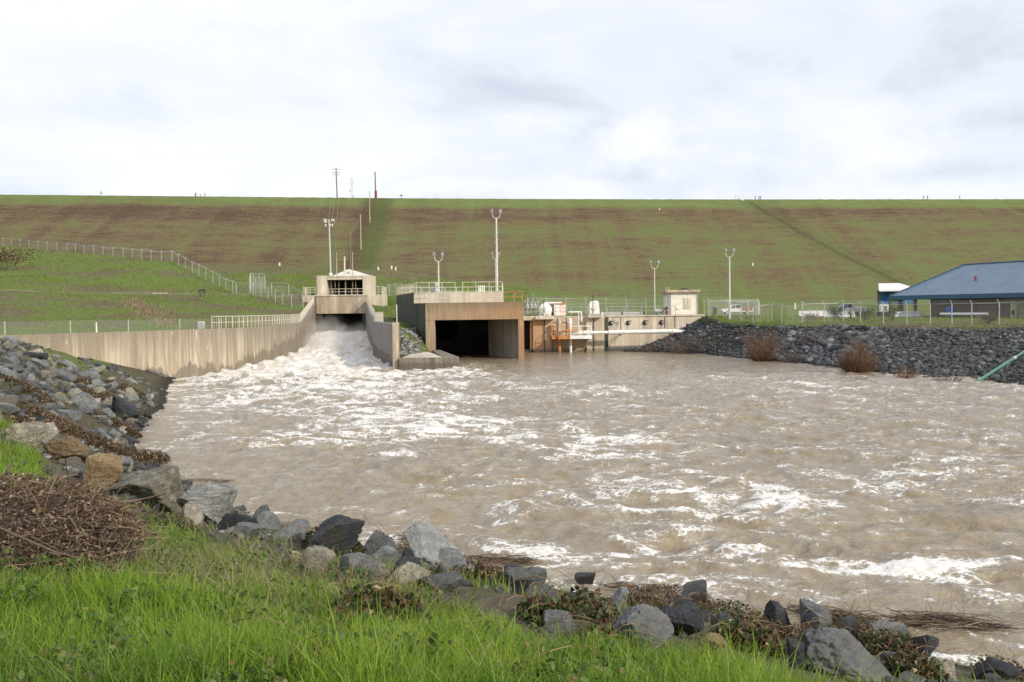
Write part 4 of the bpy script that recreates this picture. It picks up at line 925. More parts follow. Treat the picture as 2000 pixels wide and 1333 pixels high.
cp = densify(crest[4:], 3); fence([(a, b, gz(a, b)) for a, b, c in cp], 2.3, 'chain link fence running down the slope towards the gate house', spacing=5.5, arms='v', post_r=.055)
gfence([(462, 191), (485, 190), (520, 190), (560, 189), (590, 187)], 2.3, 'chain link fence across the yard left of the gate house', spacing=3.5, arms='none', post_r=.07)
gfence([(488, 196), (491, 205), (517, 205), (519, 196), (488, 196)], 3.2, 'tall chain link cage in the yard left of the gate house', spacing=1.2, arms='none', post_r=.05)
gfence([(510, 184), (536, 178), (562, 172), (592, 168)], 2.2, 'chain link fence stepping down the bank beside the gate house', spacing=4, arms='none', post_r=.06)
gfence([(748, 195), (790, 205), (850, 215), (905, 220)], 2.2, 'distant chain link fence right of the gate house', spacing=3.5, post_r=.06)
gfence([(1030, 150), (1120, 152), (1240, 152), (1300, 150)], 2.4, 'chain link fence at the back of the works yard', spacing=3.2, post_r=.05)
bw = [(p[0], p[1], 4.0) for p in offset(wallL, 1.2)[:4]] ; bw = [(-60, 50, gz(-60, 50))] + [(a, b, gz(a, b)) for a, b, c in bw]
fence(bw + [(X(431, 92), 92, gz(X(431, 92), 92))], 1.25, 'low wire fence with thin posts behind the left wall', spacing=5.5, arms='none', post_r=.045, rail=False)
# ------------------------------------------------------------------ poles and wires
def pole(px, pb, pt_, d, mat, r, label, name='wooden_pole', cat='pole', xarms=(), group=None, pt_x=None):
    b = D(px, pb, d); top = D(pt_x or px, pt_, d)
    root = thing(name, b, label, cat, group); m = MB().tube(b - Vector((0, 0, .6)), top, r, 8, r * .75); m.build('shaft', mat, root)
    for (py, hw, ins) in xarms:
        z = D(px, py, d).z; MB().box(top.x - hw, top.x + hw, d - .12, d + .02, z - .08, z + .08).build('crossarm', M_wood, root)
        for s in ins:
            MB().lathe((top.x + s * hw, d - .05, z + .08), [(.06, 0), (.16, .1), (.08, .22), (.16, .34), (.06, .5)], 6).build('insulator', M_white, root)
    return root, top
r1, t1 = pole(646, 538, 429, 205, M_galv, .20, 'pale utility pole with two crossarms left of the gate house', 'utility_pole', 'utility pole', [(433.5, 1.0, (-1, -.6, .6, 1)), (443.5, .8, (-.9, .3, .9))], pt_x=642.5)
MB().add([(t1.x - 1.0, 204.8, Z(435, 205)), (t1.x - .7, 204.8, Z(430.5, 205)), (t1.x - .4, 204.8, Z(435, 205)), (t1.x - .7, 205, Z(433, 205))], [(0, 1, 2), (0, 2, 3)]).build('brace', M_white, r1)
MB().tube((X(647, 205), 205, Z(538, 205)), (X(647, 205), 205, Z(533, 205)), .35, 10).build('pole_base', M_white, r1)
pole(649, 538, 448, 207, M_greenpole, .16, 'slim green steel pole leaning right beside the utility pole', 'steel_pole', pt_x=653.5)
for px, pb, pt_, d, mat, r, lb in ((685, 526, 453, 230, M_wood, .13, 'short dark pole above the small gabled roof'), (705, 489, 419.5, 0, M_palewood, .22, 'pale bare pole halfway up the dam beside the track'), (722.5, 435, 374, 0, M_palewood, .2, 'bare pole highest up the dam beside the track')):
    if not d: d = dam_at(px, pb).y
    pole(px, pb, pt_, d, mat, r, lb, pt_x=px - 1)
for px, pt_, pb, r, lb, mt in ((657.5, 493, 540, .09, 'left slim pole rising from the gate house roof', M_palewood), (688.5, 493, 540, .09, 'right slim pole rising from the gate house roof', M_palewood)):
    pole(px, pb, pt_, 189, mt, r, lb, 'slim_mast', 'mast')
pole(673, 540, 501.5, 190.5, M_cream, .19, 'thick cream vent stack on the gate house roof', 'vent_stack', 'vent pipe')
q = dam_at(658, 392); dq = q.y
r2, t2 = pole(658.8, 391, 328, dq, M_wood, .30, 'tall utility pole with crossarms on the dam slope by the crest', 'utility_pole', 'utility pole', [(331, 1.7, (-.9, .9)), (338, 1.6, (-.9, -.5, .5, .9)), (342, 1.5, (-.9, .5, .9))], pt_x=656.3)
cy = dam_at(733, 390).y + 3
r3, t3 = pole(734, 388, 336, cy, M_wood, .32, 'utility pole standing on the dam crest above the track', 'utility_pole', 'utility pole', [(338.5, .5, (0,))], pt_x=732.5)
MB().tube(D(734, 388, cy - .5), D(734, 373, cy - .5), .55, 8).build('riser_pipe', M_red, r3)
root = thing('lattice_mast', D(687, 389, cy + 40), 'thin grey lattice mast far behind the dam crest', 'mast'); b = D(687.3, 395, cy + 40); tp = D(686.6, 347, cy + 40)
m = MB(); hh = tp.z - b.z
for s in (-.45, .45): m.tube((b.x + s, b.y, b.z), (b.x + s, b.y, tp.z), .07, 4)
for k in range(14): z = b.z + hh * k / 14; m.tube((b.x - .45, b.y, z), (b.x + .45, b.y, z + hh / 14), .05, 4).tube((b.x + .45, b.y, z), (b.x - .45, b.y, z + hh / 14), .05, 4)
m.build('lattice', M_galv, root); MB().obox((b.x - .7, b.y, b.z + hh * .42), .5, .4, 1.0).obox((b.x + .6, b.y, b.z + hh * .15), .5, .4, 1.2).build('antenna', M_galv, root)
def wire(a, b, sag, label, r=.035):
    a = Vector(a); b = Vector(b); P = [a.lerp(b, k / 14) - Vector((0, 0, sag * 4 * (k / 14) * (1 - k / 14))) for k in range(15)]
    m = MB().path(P, r, 3); o = m.build('power_line', M_galv, None, loc=a); tag(o, label, 'cable'); return o
wire(D(657, 355, dq), D(732, 341, cy), 2.2, 'sagging cable between the two poles on the dam crest')
for s in (-1, -.2, .9): 
    o = wire((t1.x + s, 205, t1.z - .5), (t2.x + s * 1.5, dq, t2.z - 3), 6, 'one of the three cables rising from the lower pole to the crest pole', .025); o['group'] = 'cables up the dam'
wire(D(-700, 322, cy + 60), (t2.x, dq, t2.z - .6), 5, 'long cable leaving the crest pole towards the left edge', .012)
wire((t1.x + .3, 205, t1.z - 3), D(704, 424, dam_at(705, 489).y), 3, 'cable from the lower pole to the pale bare pole', .02)

# ------------------------------------------------------------------ the blue roofed building and what stands round it
eA = Vector((X(1737.5, 140), 140, 0)); u = Vector((.33, -.944, 0)).normalized(); v = Vector((.944, .33, 0)).normalized()
zE = 6.75; Lb = 44; Wd = 16
def bp(a, b, z): q = eA + u * a + v * b; return (q.x, q.y, z)
root = thing('workshop', bp(10, 8, 3.7), 'long low brick workshop with a blue ribbed metal roof', 'building')
t = NT('blue_metal_roof'); p = t.obj(); rp = t.map(p, (1, 1, 1), rot=(0, 0, -math.atan2(u.y, u.x)))
xx, yy, zz = t.xyz(rp); rib = t.rng(t.math('ABSOLUTE', t.math('SUBTRACT', t.math('FRACT', t.math('MULTIPLY', xx, 1.7)), .5)), .36, .44)
c = t.ramp(t.noise(p, .6, 5), [(.3, (.09, .155, .22)), (.7, (.14, .215, .285))]); c = t.mix(t.math('MULTIPLY', rib, .75), c, (.04, .075, .13))
t.bump(rib, 1.0, .08); M_roof = t.set(c, .38, .2)
def rz(z): return z
ridge = 10.9; A_, B_, C_, D_ = bp(0, 0, zE), bp(Lb, 0, zE), bp(Lb, Wd, zE), bp(0, Wd, zE); R1, R2 = bp(5.5, 8, ridge), bp(Lb - 5.5, 8, ridge)
MB().add([A_, B_, R2, R1], [(0, 1, 2, 3)]).add([B_, C_, R2], [(0, 1, 2)]).add([C_, D_, R1, R2], [(0, 1, 2, 3)]).add([D_, A_, R1], [(0, 1, 2)]).build('roof', M_roof, root)
M_fas = plain('blue_fascia', (.045, .12, .20), .45, 0, .1, 2)
t = NT('blue_ribbed_fascia'); p = t.obj(); rp = t.map(p, rot=(0, 0, -math.atan2(u.y, u.x))); xx, yy, zz = t.xyz(rp)
t.set(t.mix(t.rng(t.math('ABSOLUTE', t.math('SUBTRACT', t.math('FRACT', t.math('MULTIPLY', xx, 2.6)), .5)), .32, .44), (.035, .11, .18), (.012, .04, .07)), .45); M_fas = t.m
m = MB()
for a, b in ((bp(-.02, -.05, 0), bp(Lb, -.05, 0)), (bp(-.03, Wd, 0), bp(-.03, -.05, 0))):
    m.wall([a[:2], b[:2]], -.12, zE - .55, zE + .02)
m.build('fascia', M_fas, root)
MB().path([bp(0, 0, zE + .03), bp(5.5, 8, ridge + .04), bp(Lb - 5.5, 8, ridge + .04)], .09, 6).build('ridge_cap', M_fas, root)
MB().prism([bp(.2, .2, 0)[:2], bp(Lb - .2, .2, 0)[:2], bp(Lb - .2, Wd - .2, 0)[:2], bp(.2, Wd - .2, 0)[:2]], zE - .30, zE - .15).build('soffit', M_dark, root)
t = NT('brown_brick'); bt = t.n('ShaderNodeTexBrick'); t.put(bt.inputs['Vector'], t.map(t.obj(), (1, 1, 1), rot=(R(90), 0, 0))); bt.inputs['Scale'].default_value = 2.2
bt.inputs['Color1'].default_value = (.14, .10, .085, 1); bt.inputs['Color2'].default_value = (.18, .135, .11, 1); bt.inputs['Mortar'].default_value = (.11, .095, .085, 1); t.set(bt.outputs[0], .9); M_brick = t.m
MB().prism([bp(6.2, 1.5, 0)[:2], bp(Lb - 1, 1.5, 0)[:2], bp(Lb - 1, Wd - 1.5, 0)[:2], bp(6.2, Wd - 1.5, 0)[:2]], 3.2, zE - .31).build('wall', M_brick, root)
for a_ in (.6, 3.6): MB().obox(bp(a_ + .4, .9, 3.4), .35, .35, 3.0, .3).build('column', M_wood, root)
for a_, w_, mt, nm in ((21.5, 1.6, plain('beige_door', (.30, .29, .19), .6), 'door'), (24, 2.2, plain('olive_door', (.33, .30, .14), .6), 'door'), (29.5, 2.4, plain('grey_door', (.33, .37, .36), .6), 'door'), (32.6, 1.3, M_galv, 'door')):
    MB().obox(bp(a_, 1.46, 3.7), w_, .06, 2.2, math.atan2(u.y, u.x)).build(nm, mt, root)
for a_, b_, z_ in ((12, 3.6, 8.55), (31, 3.9, 8.7)):
    MB().tube(bp(a_, b_, z_ - .3), bp(a_, b_, z_ + .55), .14, 8).build('roof_vent', M_red, root)
MB().path([bp(27.5, 1.35, 3.7), bp(27.5, 1.35, 6.4)], .05, 6).build('downpipe', M_galv, root)
MB().tube(bp(14, 1.2, 5.6), bp(21, 1.2, 5.75), .12, 8).build('wall_pipe', M_galv, root)
root = thing('blue_barrel', bp(12.5, -1, 3.7), 'blue plastic barrel beside the workshop wall', 'barrel'); q = bp(12.5, -1.0, gz(*bp(12.5, -1, 0)[:2]))
MB().lathe(q, [(.5, 0), (.52, .1), (.5, .5), (.54, .9), (.5, 1.3), (.45, 1.35)], 16).build('barrel_body', M_blue, root); MB().lathe((q[0], q[1], q[2] + 1.35), [(.4, 0), (.4, .05), (.1, .06)], 12).build('lid', M_blue, root)
root = thing('stored_pipe', bp(16, -1.8, 4), 'long white pipe stored on the grass in front of the workshop', 'pipe'); q0, q1 = bp(11.6, -1.8, 4.25), bp(19.5, -1.8, 4.25)
MB().tube(q0, q1, .17, 12).build('pipe_body', M_white, root); MB().tube(q0, Vector(q0) + Vector((-.1, .15, 0)), .28, 12).build('flange', M_dark, root)
for a_ in (13, 18): MB().obox(bp(a_, -1.8, 3.5), .2, .5, .62).build('trestle', M_wood, root)
root = thing('utility_cabinet', bp(23, -1.4, 3.7), 'olive utility cabinet by the workshop doors', 'cabinet'); MB().obox(bp(22.8, -1.0, 3.5), .9, .5, 2.0, 1.9).build('cabinet_body', plain('olive', (.28, .26, .15), .6), root); MB().obox(bp(22.8, -1.3, 4.2), .3, .1, .5, 1.9).build('meter', M_dark, root)
root = thing('boat_trailer', bp(32, -2, 3.7), 'small pale trailer frame parked by the grey workshop door', 'trailer'); q = Vector(bp(31.5, -2.0, 3.6))
MB().tube(q + Vector((-1.4, .6, .65)), q + Vector((1.3, -.9, .65)), .06, 6).tube(q + Vector((-1.4, -.3, .65)), q + Vector((1.3, -1.5, .65)), .06, 6).obox(q + Vector((0, -.3, .68)), 2.0, .9, .18, -.5).build('frame', M_galv, root)
for s in (-.5, .8): MB().lathe((q.x + s * .2, q.y + s, q.z + .05 + .25), [(.05, 0), (.28, .02), (.28, .18), (.05, .2)], 12, 'Y').build('wheel', M_tyre, root)
# shed with painted blue wall
root = thing('open_shed', (X(1748, 152), 154, 3.7), 'open shed with a white roof and a blue painted wall', 'shed')
x0_, x1_ = X(1713.5, 152), X(1786, 152)
MB().add([(x0_ - .3, 150.5, Z(566.3, 151, 1714)), (x1_, 150.5, Z(565.5, 151, 1780)), (x1_, 158, Z(553, 158, 1780)), (x0_ + 2.4, 158, Z(553.8, 158, 1738)), (x0_ - .3, 150.5, Z(566.3, 151, 1714) - .25), (x1_, 150.5, Z(565.5, 151, 1780) - .25), (x1_, 158, Z(553, 158, 1780) - .3), (x0_ + 2.4, 158, Z(553.8, 158, 1738) - .3)], [(0, 1, 2, 3), (7, 6, 5, 4), (0, 4, 5, 1), (1, 5, 6, 2), (2, 6, 7, 3), (3, 7, 4, 0)]).build('roof', M_white, root)
t = NT('painted_blue_panel'); p = t.obj(); f = t.noise(p, .8, 4, .6); t.set(t.ramp(f, [(.42, (.02, .10, .36)), (.52, (.03, .16, .34)), (.58, (.06, .14, .08)), (.7, (.12, .22, .20))]), .5); M_mural = t.m
MB().box(x0_ + .2, x1_, 152.4, 152.6, Z(596, 152, 1750), Z(569.5, 152, 1750)).build('painted_wall', M_mural, root)
for px in (1715.5, 1737, 1762): MB().box(X(px, 151), X(px, 151) + .22, 151, 151.3, 3.5, Z(567.5, 151, px)).build('post', M_dark, root)
MB().box(X(1716, 151), X(1742, 151), 151.3, 152.2, Z(595.5, 151, 1730), Z(594, 151, 1730)).build('shelf', M_white, root)
root = thing('machine_box', (X(1725, 148), 148, 3.7), 'white machine housing standing under the open shed', 'machine'); q = Vector((X(1726, 148), 148, gz(X(1726, 148), 148)))
MB().obox(q, 1.6, 1.2, .6).build('base_frame', M_dark, root); MB().obox(q + Vector((0, 0, .6)), 1.2, 1.0, 1.1).build('machine_body', M_white, root, bevel=.1); MB().lathe((q.x, q.y - .52, q.z + 1.2), [(.3, 0), (.3, .06)], 12, 'Y').build('fan_grille', M_greysteel, root)

# ------------------------------------------------------------------ vehicles
def truck(px0, px1, pyb, d, label, paint, bedmat, cabs=True, face=-1):
    """side view; face -1: bonnet to the left"""
    L = 5.9; x0 = X(px0, d); zg = gz(x0 + 2, d); root = thing('pickup_truck', (x0 + L / 2, d, zg), label, 'truck')
    def fx(a): return x0 + a if face < 0 else x0 + L - a
    prof = [(0.05, .55), (0.0, .95), (.15, 1.12), (1.45, 1.22), (2.05, 1.88), (2.3, 1.95), (3.35, 1.95), (3.55, 1.25), (3.6, .55)]
    def ext(pr, y0, y1, mat, name, par, bev=.05):
        n = len(pr); m = MB(); m.add([(fx(a), y, zg + b) for y in (y0, y1) for a, b in pr], [tuple(range(n)), tuple(range(n, 2 * n))[::-1]] + [(i, (i + 1) % n, n + (i + 1) % n, n + i) for i in range(n)])
        return m.build(name, mat, par, bevel=bev)
    ext(prof, d, d + 1.95, paint, 'cab', root)
    ext([(3.62, .55), (3.62, 1.35), (5.85, 1.35), (5.85, .55)], d + .03, d + 1.92, paint, 'bed', root)
    ext([(3.7, .75), (3.7, 1.42), (5.6, 1.42), (5.6, .75)], d + .0, d + 1.9, bedmat, 'load', root)
    ext([(1.55, 1.25), (2.1, 1.82), (2.32, 1.88), (2.42, 1.88), (2.42, 1.25)], d - .012, d + .3, M_glass, 'window', root, 0)
    ext([(2.52, 1.25), (2.52, 1.88), (3.3, 1.88), (3.45, 1.25)], d - .012, d + .3, M_glass, 'window', root, 0)
    MB().box(min(fx(1.3), fx(1.35)), max(fx(1.3), fx(1.35)), d - .18, d + .02, zg + 1.2, zg + 1.4).build('mirror', M_dark, root)
    ext([(-.06, .45), (-.06, .75), (.1, .75), (.1, .45)], d + .1, d + 1.85, M_greysteel, 'bumper', root, .02)
    for a in (1.0, 4.65):
        for y in (d - .02, d + 1.72):
            w = MB().lathe((fx(a), y, zg + .38), [(.05, 0), (.36, .0), (.38, .05), (.38, .20), (.36, .24), (.05, .24)], 18, 'Y').build('wheel', M_tyre, root)
            MB().lathe((fx(a), y - .015, zg + .38), [(.04, 0), (.22, 0), (.22, .03)], 14, 'Y').build('hub', M_galv, w)
    return root, zg, fx
tr_, zg, fx = truck(1411, 0, 0, 186, 'white pickup truck with a red brown load and ladder rack', M_white, plain('rusty_load', (.22, .09, .05), .8, 0, .5, 4))
m = MB()
for a in (2.3, 5.6): m.tube((fx(a), 186.2, zg + (1.9 if a < 3 else 1.3)), (fx(a), 186.2, zg + 2.25), .04, 5)
m.tube((fx(1.6), 186.2, zg + 2.25), (fx(5.9), 186.2, zg + 2.25), .05, 5).tube((fx(1.6), 187.6, zg + 2.25), (fx(5.9), 187.6, zg + 2.25), .05, 5); m.build('ladder_rack', M_dark, tr_)
MB().box(fx(2.9), fx(5.1), 186.4, 187.2, zg + 2.3, zg + 2.5).build('rolled_load', M_palewood, tr_)
truck(1626, 0, 0, 168, 'silver blue pickup truck behind the barriers and green bush', plain('silver_blue_paint', (.36, .42, .50), .3, .3), M_greysteel)
root = thing('electric_box', (X(1395.5, 133), 133, gz(X(1395.5, 133), 133)), 'dark grey upright electric cabinet inside the fence', 'cabinet'); q = Vector((X(1395.5, 133), 133, gz(X(1395.5, 133), 133)))
MB().obox(q, .55, .5, 1.35).build('cabinet_body', M_greysteel, root, bevel=.03); MB().obox(q + Vector((0, -.26, .2)), .42, .02, 1.0).build('cabinet_door', M_dark, root)
jm = plain('pale_barrier_concrete', (.55, .57, .60), .8, 0, .1, 2)
for k, (px, lb) in enumerate(((1560, 'pale concrete barrier at the left end of the row'), (1615, 'pale concrete barrier, second from the left'), (1745, 'pale concrete barrier in front of the open shed'))):
    x0_ = X(px, 135); y_ = 135; zg = gz(x0_ + 1.5, y_); pr = [(-.3, 0), (.3, 0), (.3, .1), (.14, .35), (.09, .85), (-.09, .85), (-.14, .35), (-.3, .1)]
    r_ = thing('road_barrier', (x0_, y_, zg), lb, 'barrier', 'pale concrete road barriers'); n = 8
    MB().add([(x0_ + xo + (0.06 if xo else 0), y_ + a, zg + b) for xo in (0, 3.7) for a, b in pr], [tuple(range(n))[::-1], tuple(range(n, 2 * n))] + [(i, (i + 1) % n, n + (i + 1) % n, n + i) for i in range(n)]).build('barrier_body', jm, r_)
    MB().box(x0_ + .5, x0_ + .9, y_ - .32, y_ - .2, zg - .01, zg + .09).build('foot_slot', M_dark, r_)
for px in (1582.5, 1596.5):
    q = Vector((X(px, 131), 131, gz(X(px, 131), 131))); r_ = thing('yellow_bollard', q, 'yellow bollard ' + ('nearest the left barrier end' if px < 1590 else 'nearer the green bush'), 'bollard', 'yellow bollards'); MB().tube(q, q + Vector((0, 0, 1.05)), .07, 8).lathe(q + Vector((0, 0, 1.05)), [(.07, 0), (.05, .05), (.01, .07)], 8).build('bollard_post', M_yellow, r_)

# ------------------------------------------------------------------ small things on the left and markers
def post_marker(px, py, d, h, w, label):
    q = D(px, py, d); r_ = thing('marker_post', q, label, 'marker post', 'small white marker posts'); MB().obox(q - Vector((0, 0, .1)), w, w, h).lathe(q + Vector((0, 0, h - .1)), [(w * .5, 0), (w * .3, .08)], 6).build('marker_shaft', M_white, r_)
for px, py, d, lb in ((739, 527.5, 308, 'white marker post on the bench right of the gate house, leftmost of three'), (765, 525.5, 308, 'white marker post on the bench, middle of three'), (773, 528, 308, 'white marker post on the bench, rightmost of three'), (546, 519, 311, 'white marker post in the dry grass above the yard'), (1470.5, 519, 0, 'white marker post on the dam slope right of the tall light pole'), (1288, 411, 0, 'tiny white marker post high on the dam'), (1553, 603, 160, 'white marker post behind the bank fence')):
    if not d: d = dam_at(px, py).y
    post_marker(px, py, d, .95, .42 if py < 600 else .2, lb)
q = D(188.5, 650, 79.5); q.z = gz(q.x, q.y); r_ = thing('vent_pipe', q, 'white standpipe behind the left wall', 'pipe'); MB().tube(q, q + Vector((0, 0, 1.1)), .055, 10).build('pipe_body', M_white, r_); MB().tube(q, q + Vector((0, 0, .4)), .085, 10).build('pipe_sleeve', M_white, r_)
q = D(230, 648, 82); q.z = gz(q.x, q.y); r_ = thing('steel_drum', q, 'low grey round manhole ring on the grass behind the wall', 'manhole'); MB().lathe(q, [(.2, 0), (.2, .22), (.24, .24), (.24, .28), (.05, .29)], 14).build('drum_body', M_galv, r_)
q = D(393.5, 643, 91); q.z = gz(q.x, q.y); r_ = thing('electric_cabinet', q, 'pale grey cabinet behind the left wall near the railing end', 'cabinet'); MB().obox(q, .6, .3, .95).build('cabinet_body', plain('pale_grey_paint', (.5, .49, .45), .6), r_, bevel=.02); MB().obox(q + Vector((0, -.16, .1)), .5, .02, .75).build('cabinet_door', M_galv, r_)
q = D(395, 573.5, 181); q.z = gz(q.x, q.y); r_ = thing('information_board', q, 'dark framed board on two legs beside the dirt road', 'sign board')
for s in (-.35, .35): MB().tube(q + Vector((s, 0, 0)), q + Vector((s, 0, .75)), .06, 6).build('leg', M_dark, r_)
MB().obox(q + Vector((0, 0, .72)), 1.15, .12, .55).build('board', M_dark, r_); MB().obox(q + Vector((0, -.07, .82)), .7, .02, .22).build('panel', M_wood, r_); MB().obox(q + Vector((0, 0, 1.27)), .8, .18, .1).build('board_cap', M_dark, r_)
q = D(326, 571, 185); q.z = gz(q.x, q.y) - .05; r_ = thing('barrier_beam', q, 'pale log lying along the dirt road', 'log'); MB().tube(q + Vector((-2.6, 0, .15)), q + Vector((.1, 0, .12)), .13, 7).build('log_body', M_palewood, r_)
q = D(328, 560, 186); q.z = gz(q.x, q.y); r_ = thing('road_marker', q, 'slim rusty stake by the end of the pale log', 'stake'); MB().tube(q, q + Vector((0, 0, 1.2)), .05, 5).build('stake_shaft', M_red, r_)

# ------------------------------------------------------------------ people, bench, shelter and gate on the crest
def person(px, pyfeet, label, stride=.25, lean=0.0, mat=None, sit=False):
    cy_ = float(np.interp(X(px, 430), xs, yc)) + 1.0; f_ = W(px, pyfeet, CZ + .02) ; x_ = X(px, cy_); z_ = CZ
    P = {'pelvis': (0, 0, .92), 'chest': (lean, 0, 1.28), 'neck': (lean * 1.2, 0, 1.5), 'head': (lean * 1.3, 0, 1.62), 'crown': (lean * 1.35, 0, 1.74)}
    vs = [P['pelvis'], P['chest'], P['neck'], P['head'], P['crown']]; rad = [.16, .19, .065, .10, .09]; ed = [(0, 1), (1, 2), (2, 3), (3, 4)]
    for s in (-1, 1):
        b = len(vs); vs += [(s * stride * .25, s * .10, .86), (s * stride * .6 + .04, s * .10, .48), (s * stride, s * .10, .07), (s * stride + .16, s * .10, .04)]; rad += [.12, .085, .06, .05]; ed += [(0, b), (b, b + 1), (b + 1, b + 2), (b + 2, b + 3)]
        b = len(vs); vs += [(lean, s * .20, 1.42), (lean - s * stride * .3, s * .25, 1.14), (lean - s * stride * .6 + .1, s * .23, .90), (lean - s * stride * .6 + .14, s * .22, .80)]; rad += [.075, .055, .042, .04]; ed += [(1, b), (b, b + 1), (b + 1, b + 2), (b + 2, b + 3)]
    me = bpy.data.meshes.new('person'); me.from_pydata(vs, ed, []); me.materials.append(mat or M_cloth)
    o = bpy.data.objects.new('person', me); COL.objects.link(o); o.location = (x_, cy_, z_); o.scale = (1, 1, 1)
    o.modifiers.new('skin', 'SKIN'); ss = o.modifiers.new('sub', 'SUBSURF'); ss.levels = ss.render_levels = 1
    for i, r_ in enumerate(rad): me.skin_vertices[0].data[i].radius = (r_, r_)
    me.skin_vertices[0].data[0].use_root = True
    tag(o, label, 'person'); return o
person(203, 382, 'person in dark clothes striding along the crest at far left', .32)
person(386, 384, 'person stooping over the bench on the crest', .12, .30)
person(405, 384, 'person standing beside the bench on the crest', .08)
person(1476, 389, 'person in dark clothes on the crest right of the small gate, walking alone', .2, mat=plain('brown_clothing', (.08, .06, .04), .9))
person(1483, 389, 'person walking behind another right of the crest gate', .2)
person(1486, 389, 'person at the front of the walking pair right of the crest gate', .15)
person(1803, 389, 'left walker of the two at the right of the crest', .2)
person(1811, 389, 'right walker of the two at the right of the crest', .2)
person(1874, 389, 'lone person in dark clothes furthest right on the crest', .06)
cyb = float(np.interp(X(392, 430), xs, yc)) + 1
r_ = thing('bench', (X(392, cyb), cyb, CZ), 'pale bench on the crest between two people', 'bench'); q = Vector((X(392, cyb), cyb, CZ))
MB().obox(q + Vector((0, 0, .75)), 2.6, .6, .10).build('seat', M_galv, r_)
for s in (-1.0, 1.0): MB().obox(q + Vector((s, 0, 0)), .12, .5, .75).build('leg', M_greysteel, r_)
cyb = float(np.interp(X(787, 430), xs, yc)) + 1; q = Vector((X(787, cyb), cyb, CZ)); r_ = thing('sun_shelter', q, 'small dark mushroom shaped shelter on the crest', 'shelter')
MB().tube(q, q + Vector((0, 0, 1.3)), .09, 6).build('shaft', M_dark, r_); MB().lathe(q + Vector((0, 0, 1.2)), [(.75, 0), (.7, .12), (.3, .35), (.05, .42)], 12).build('canopy', M_dark, r_)
cyb = float(np.interp(X(1449, 430), xs, yc)) - 1; q = Vector((X(1449, cyb), cyb, CZ - .5)); r_ = thing('crest_gate', q, 'small fenced white cabinet at the head of the dam ditch', 'gate')
MB().obox(q + Vector((.2, -.6, -.2)), 1.2, .8, 1.6).lathe(q + Vector((.2, -.6, 1.4)), [(.5, 0), (.2, .3)], 8).build('cabinet', M_white, r_)
for s, h_ in ((-2.6, 2.3), (-1.4, 2.2), (1.0, 2.0), (2.5, .9)): MB().tube(q + Vector((s, 0, -.3)), q + Vector((s, 0, h_)), .07, 5).build('post', M_galv, r_)
MB().add([q + Vector((-2.6, 0, 0)), q + Vector((-1.4, .4, 0)), q + Vector((-1.4, .4, 1.8)), q + Vector((-2.6, 0, 2.2))], [(0, 1, 2, 3)]).add([q + Vector((1.0, 0, 0)), q + Vector((2.6, 0, -.3)), q + Vector((2.6, 0, .9)), q + Vector((1.0, 0, 2.0))], [(0, 1, 2, 3)]).build('mesh_panel', M_link, r_)

# ------------------------------------------------------------------ rocks
import bmesh
def ico(sub):
    bm = bmesh.new(); bmesh.ops.create_icosphere(bm, subdivisions=sub, radius=1)
    v = np.array([q.co[:] for q in bm.verts]); f = np.array([[l.index for l in q.verts] for q in bm.faces]); bm.free(); return v, f
ICO = {k: ico(k) for k in (1, 2, 3, 4, 6)}
def rock_verts(seed, sub, planes=11, rough=0.05, sc=(1, 1, .7)):
    r = np.random.default_rng(seed); v, f = ICO[sub]
    n = r.normal(size=(planes, 3)); n /= np.linalg.norm(n, axis=1)[:, None]; dd = r.uniform(.42, .88, planes)
    dot = v @ n.T; rad = np.where(dot > 0.05, dd / np.maximum(dot, 0.05), 9).min(1); rad = np.minimum(rad, 1.35)
    if rough: rad = rad * (1 + rough * (fbm(v[:, 0] * 2.2 + seed, v[:, 1] * 2.2 + v[:, 2] * 1.7, 4, seed % 50) + .5 * perlin(v[:, 2] * 7 + seed, v[:, 0] * 7 + v[:, 1] * 3, 3)))
    if sub > 4:      # cleavage steps and small chips on the big boulders
        lay = v @ n[0] * 5 + fbm(v[:, 0] * 3, v[:, 1] * 3, 3, seed % 40); stp = lay - np.floor(lay)
        rad = rad * (1 + .05 * (stp ** 3 - .3) + .035 * fbm(v[:, 0] * 9 + v[:, 2] * 5, v[:, 1] * 9 - v[:, 2] * 4, 4, seed % 31) - .05 * np.clip(1 - np.abs(fbm(v[:, 0] * 2.5 + v[:, 2], v[:, 1] * 2.5 - v[:, 2] * 2, 3, seed % 23)) * 14, 0, 1))
    return v * rad[:, None] * np.array(sc), f
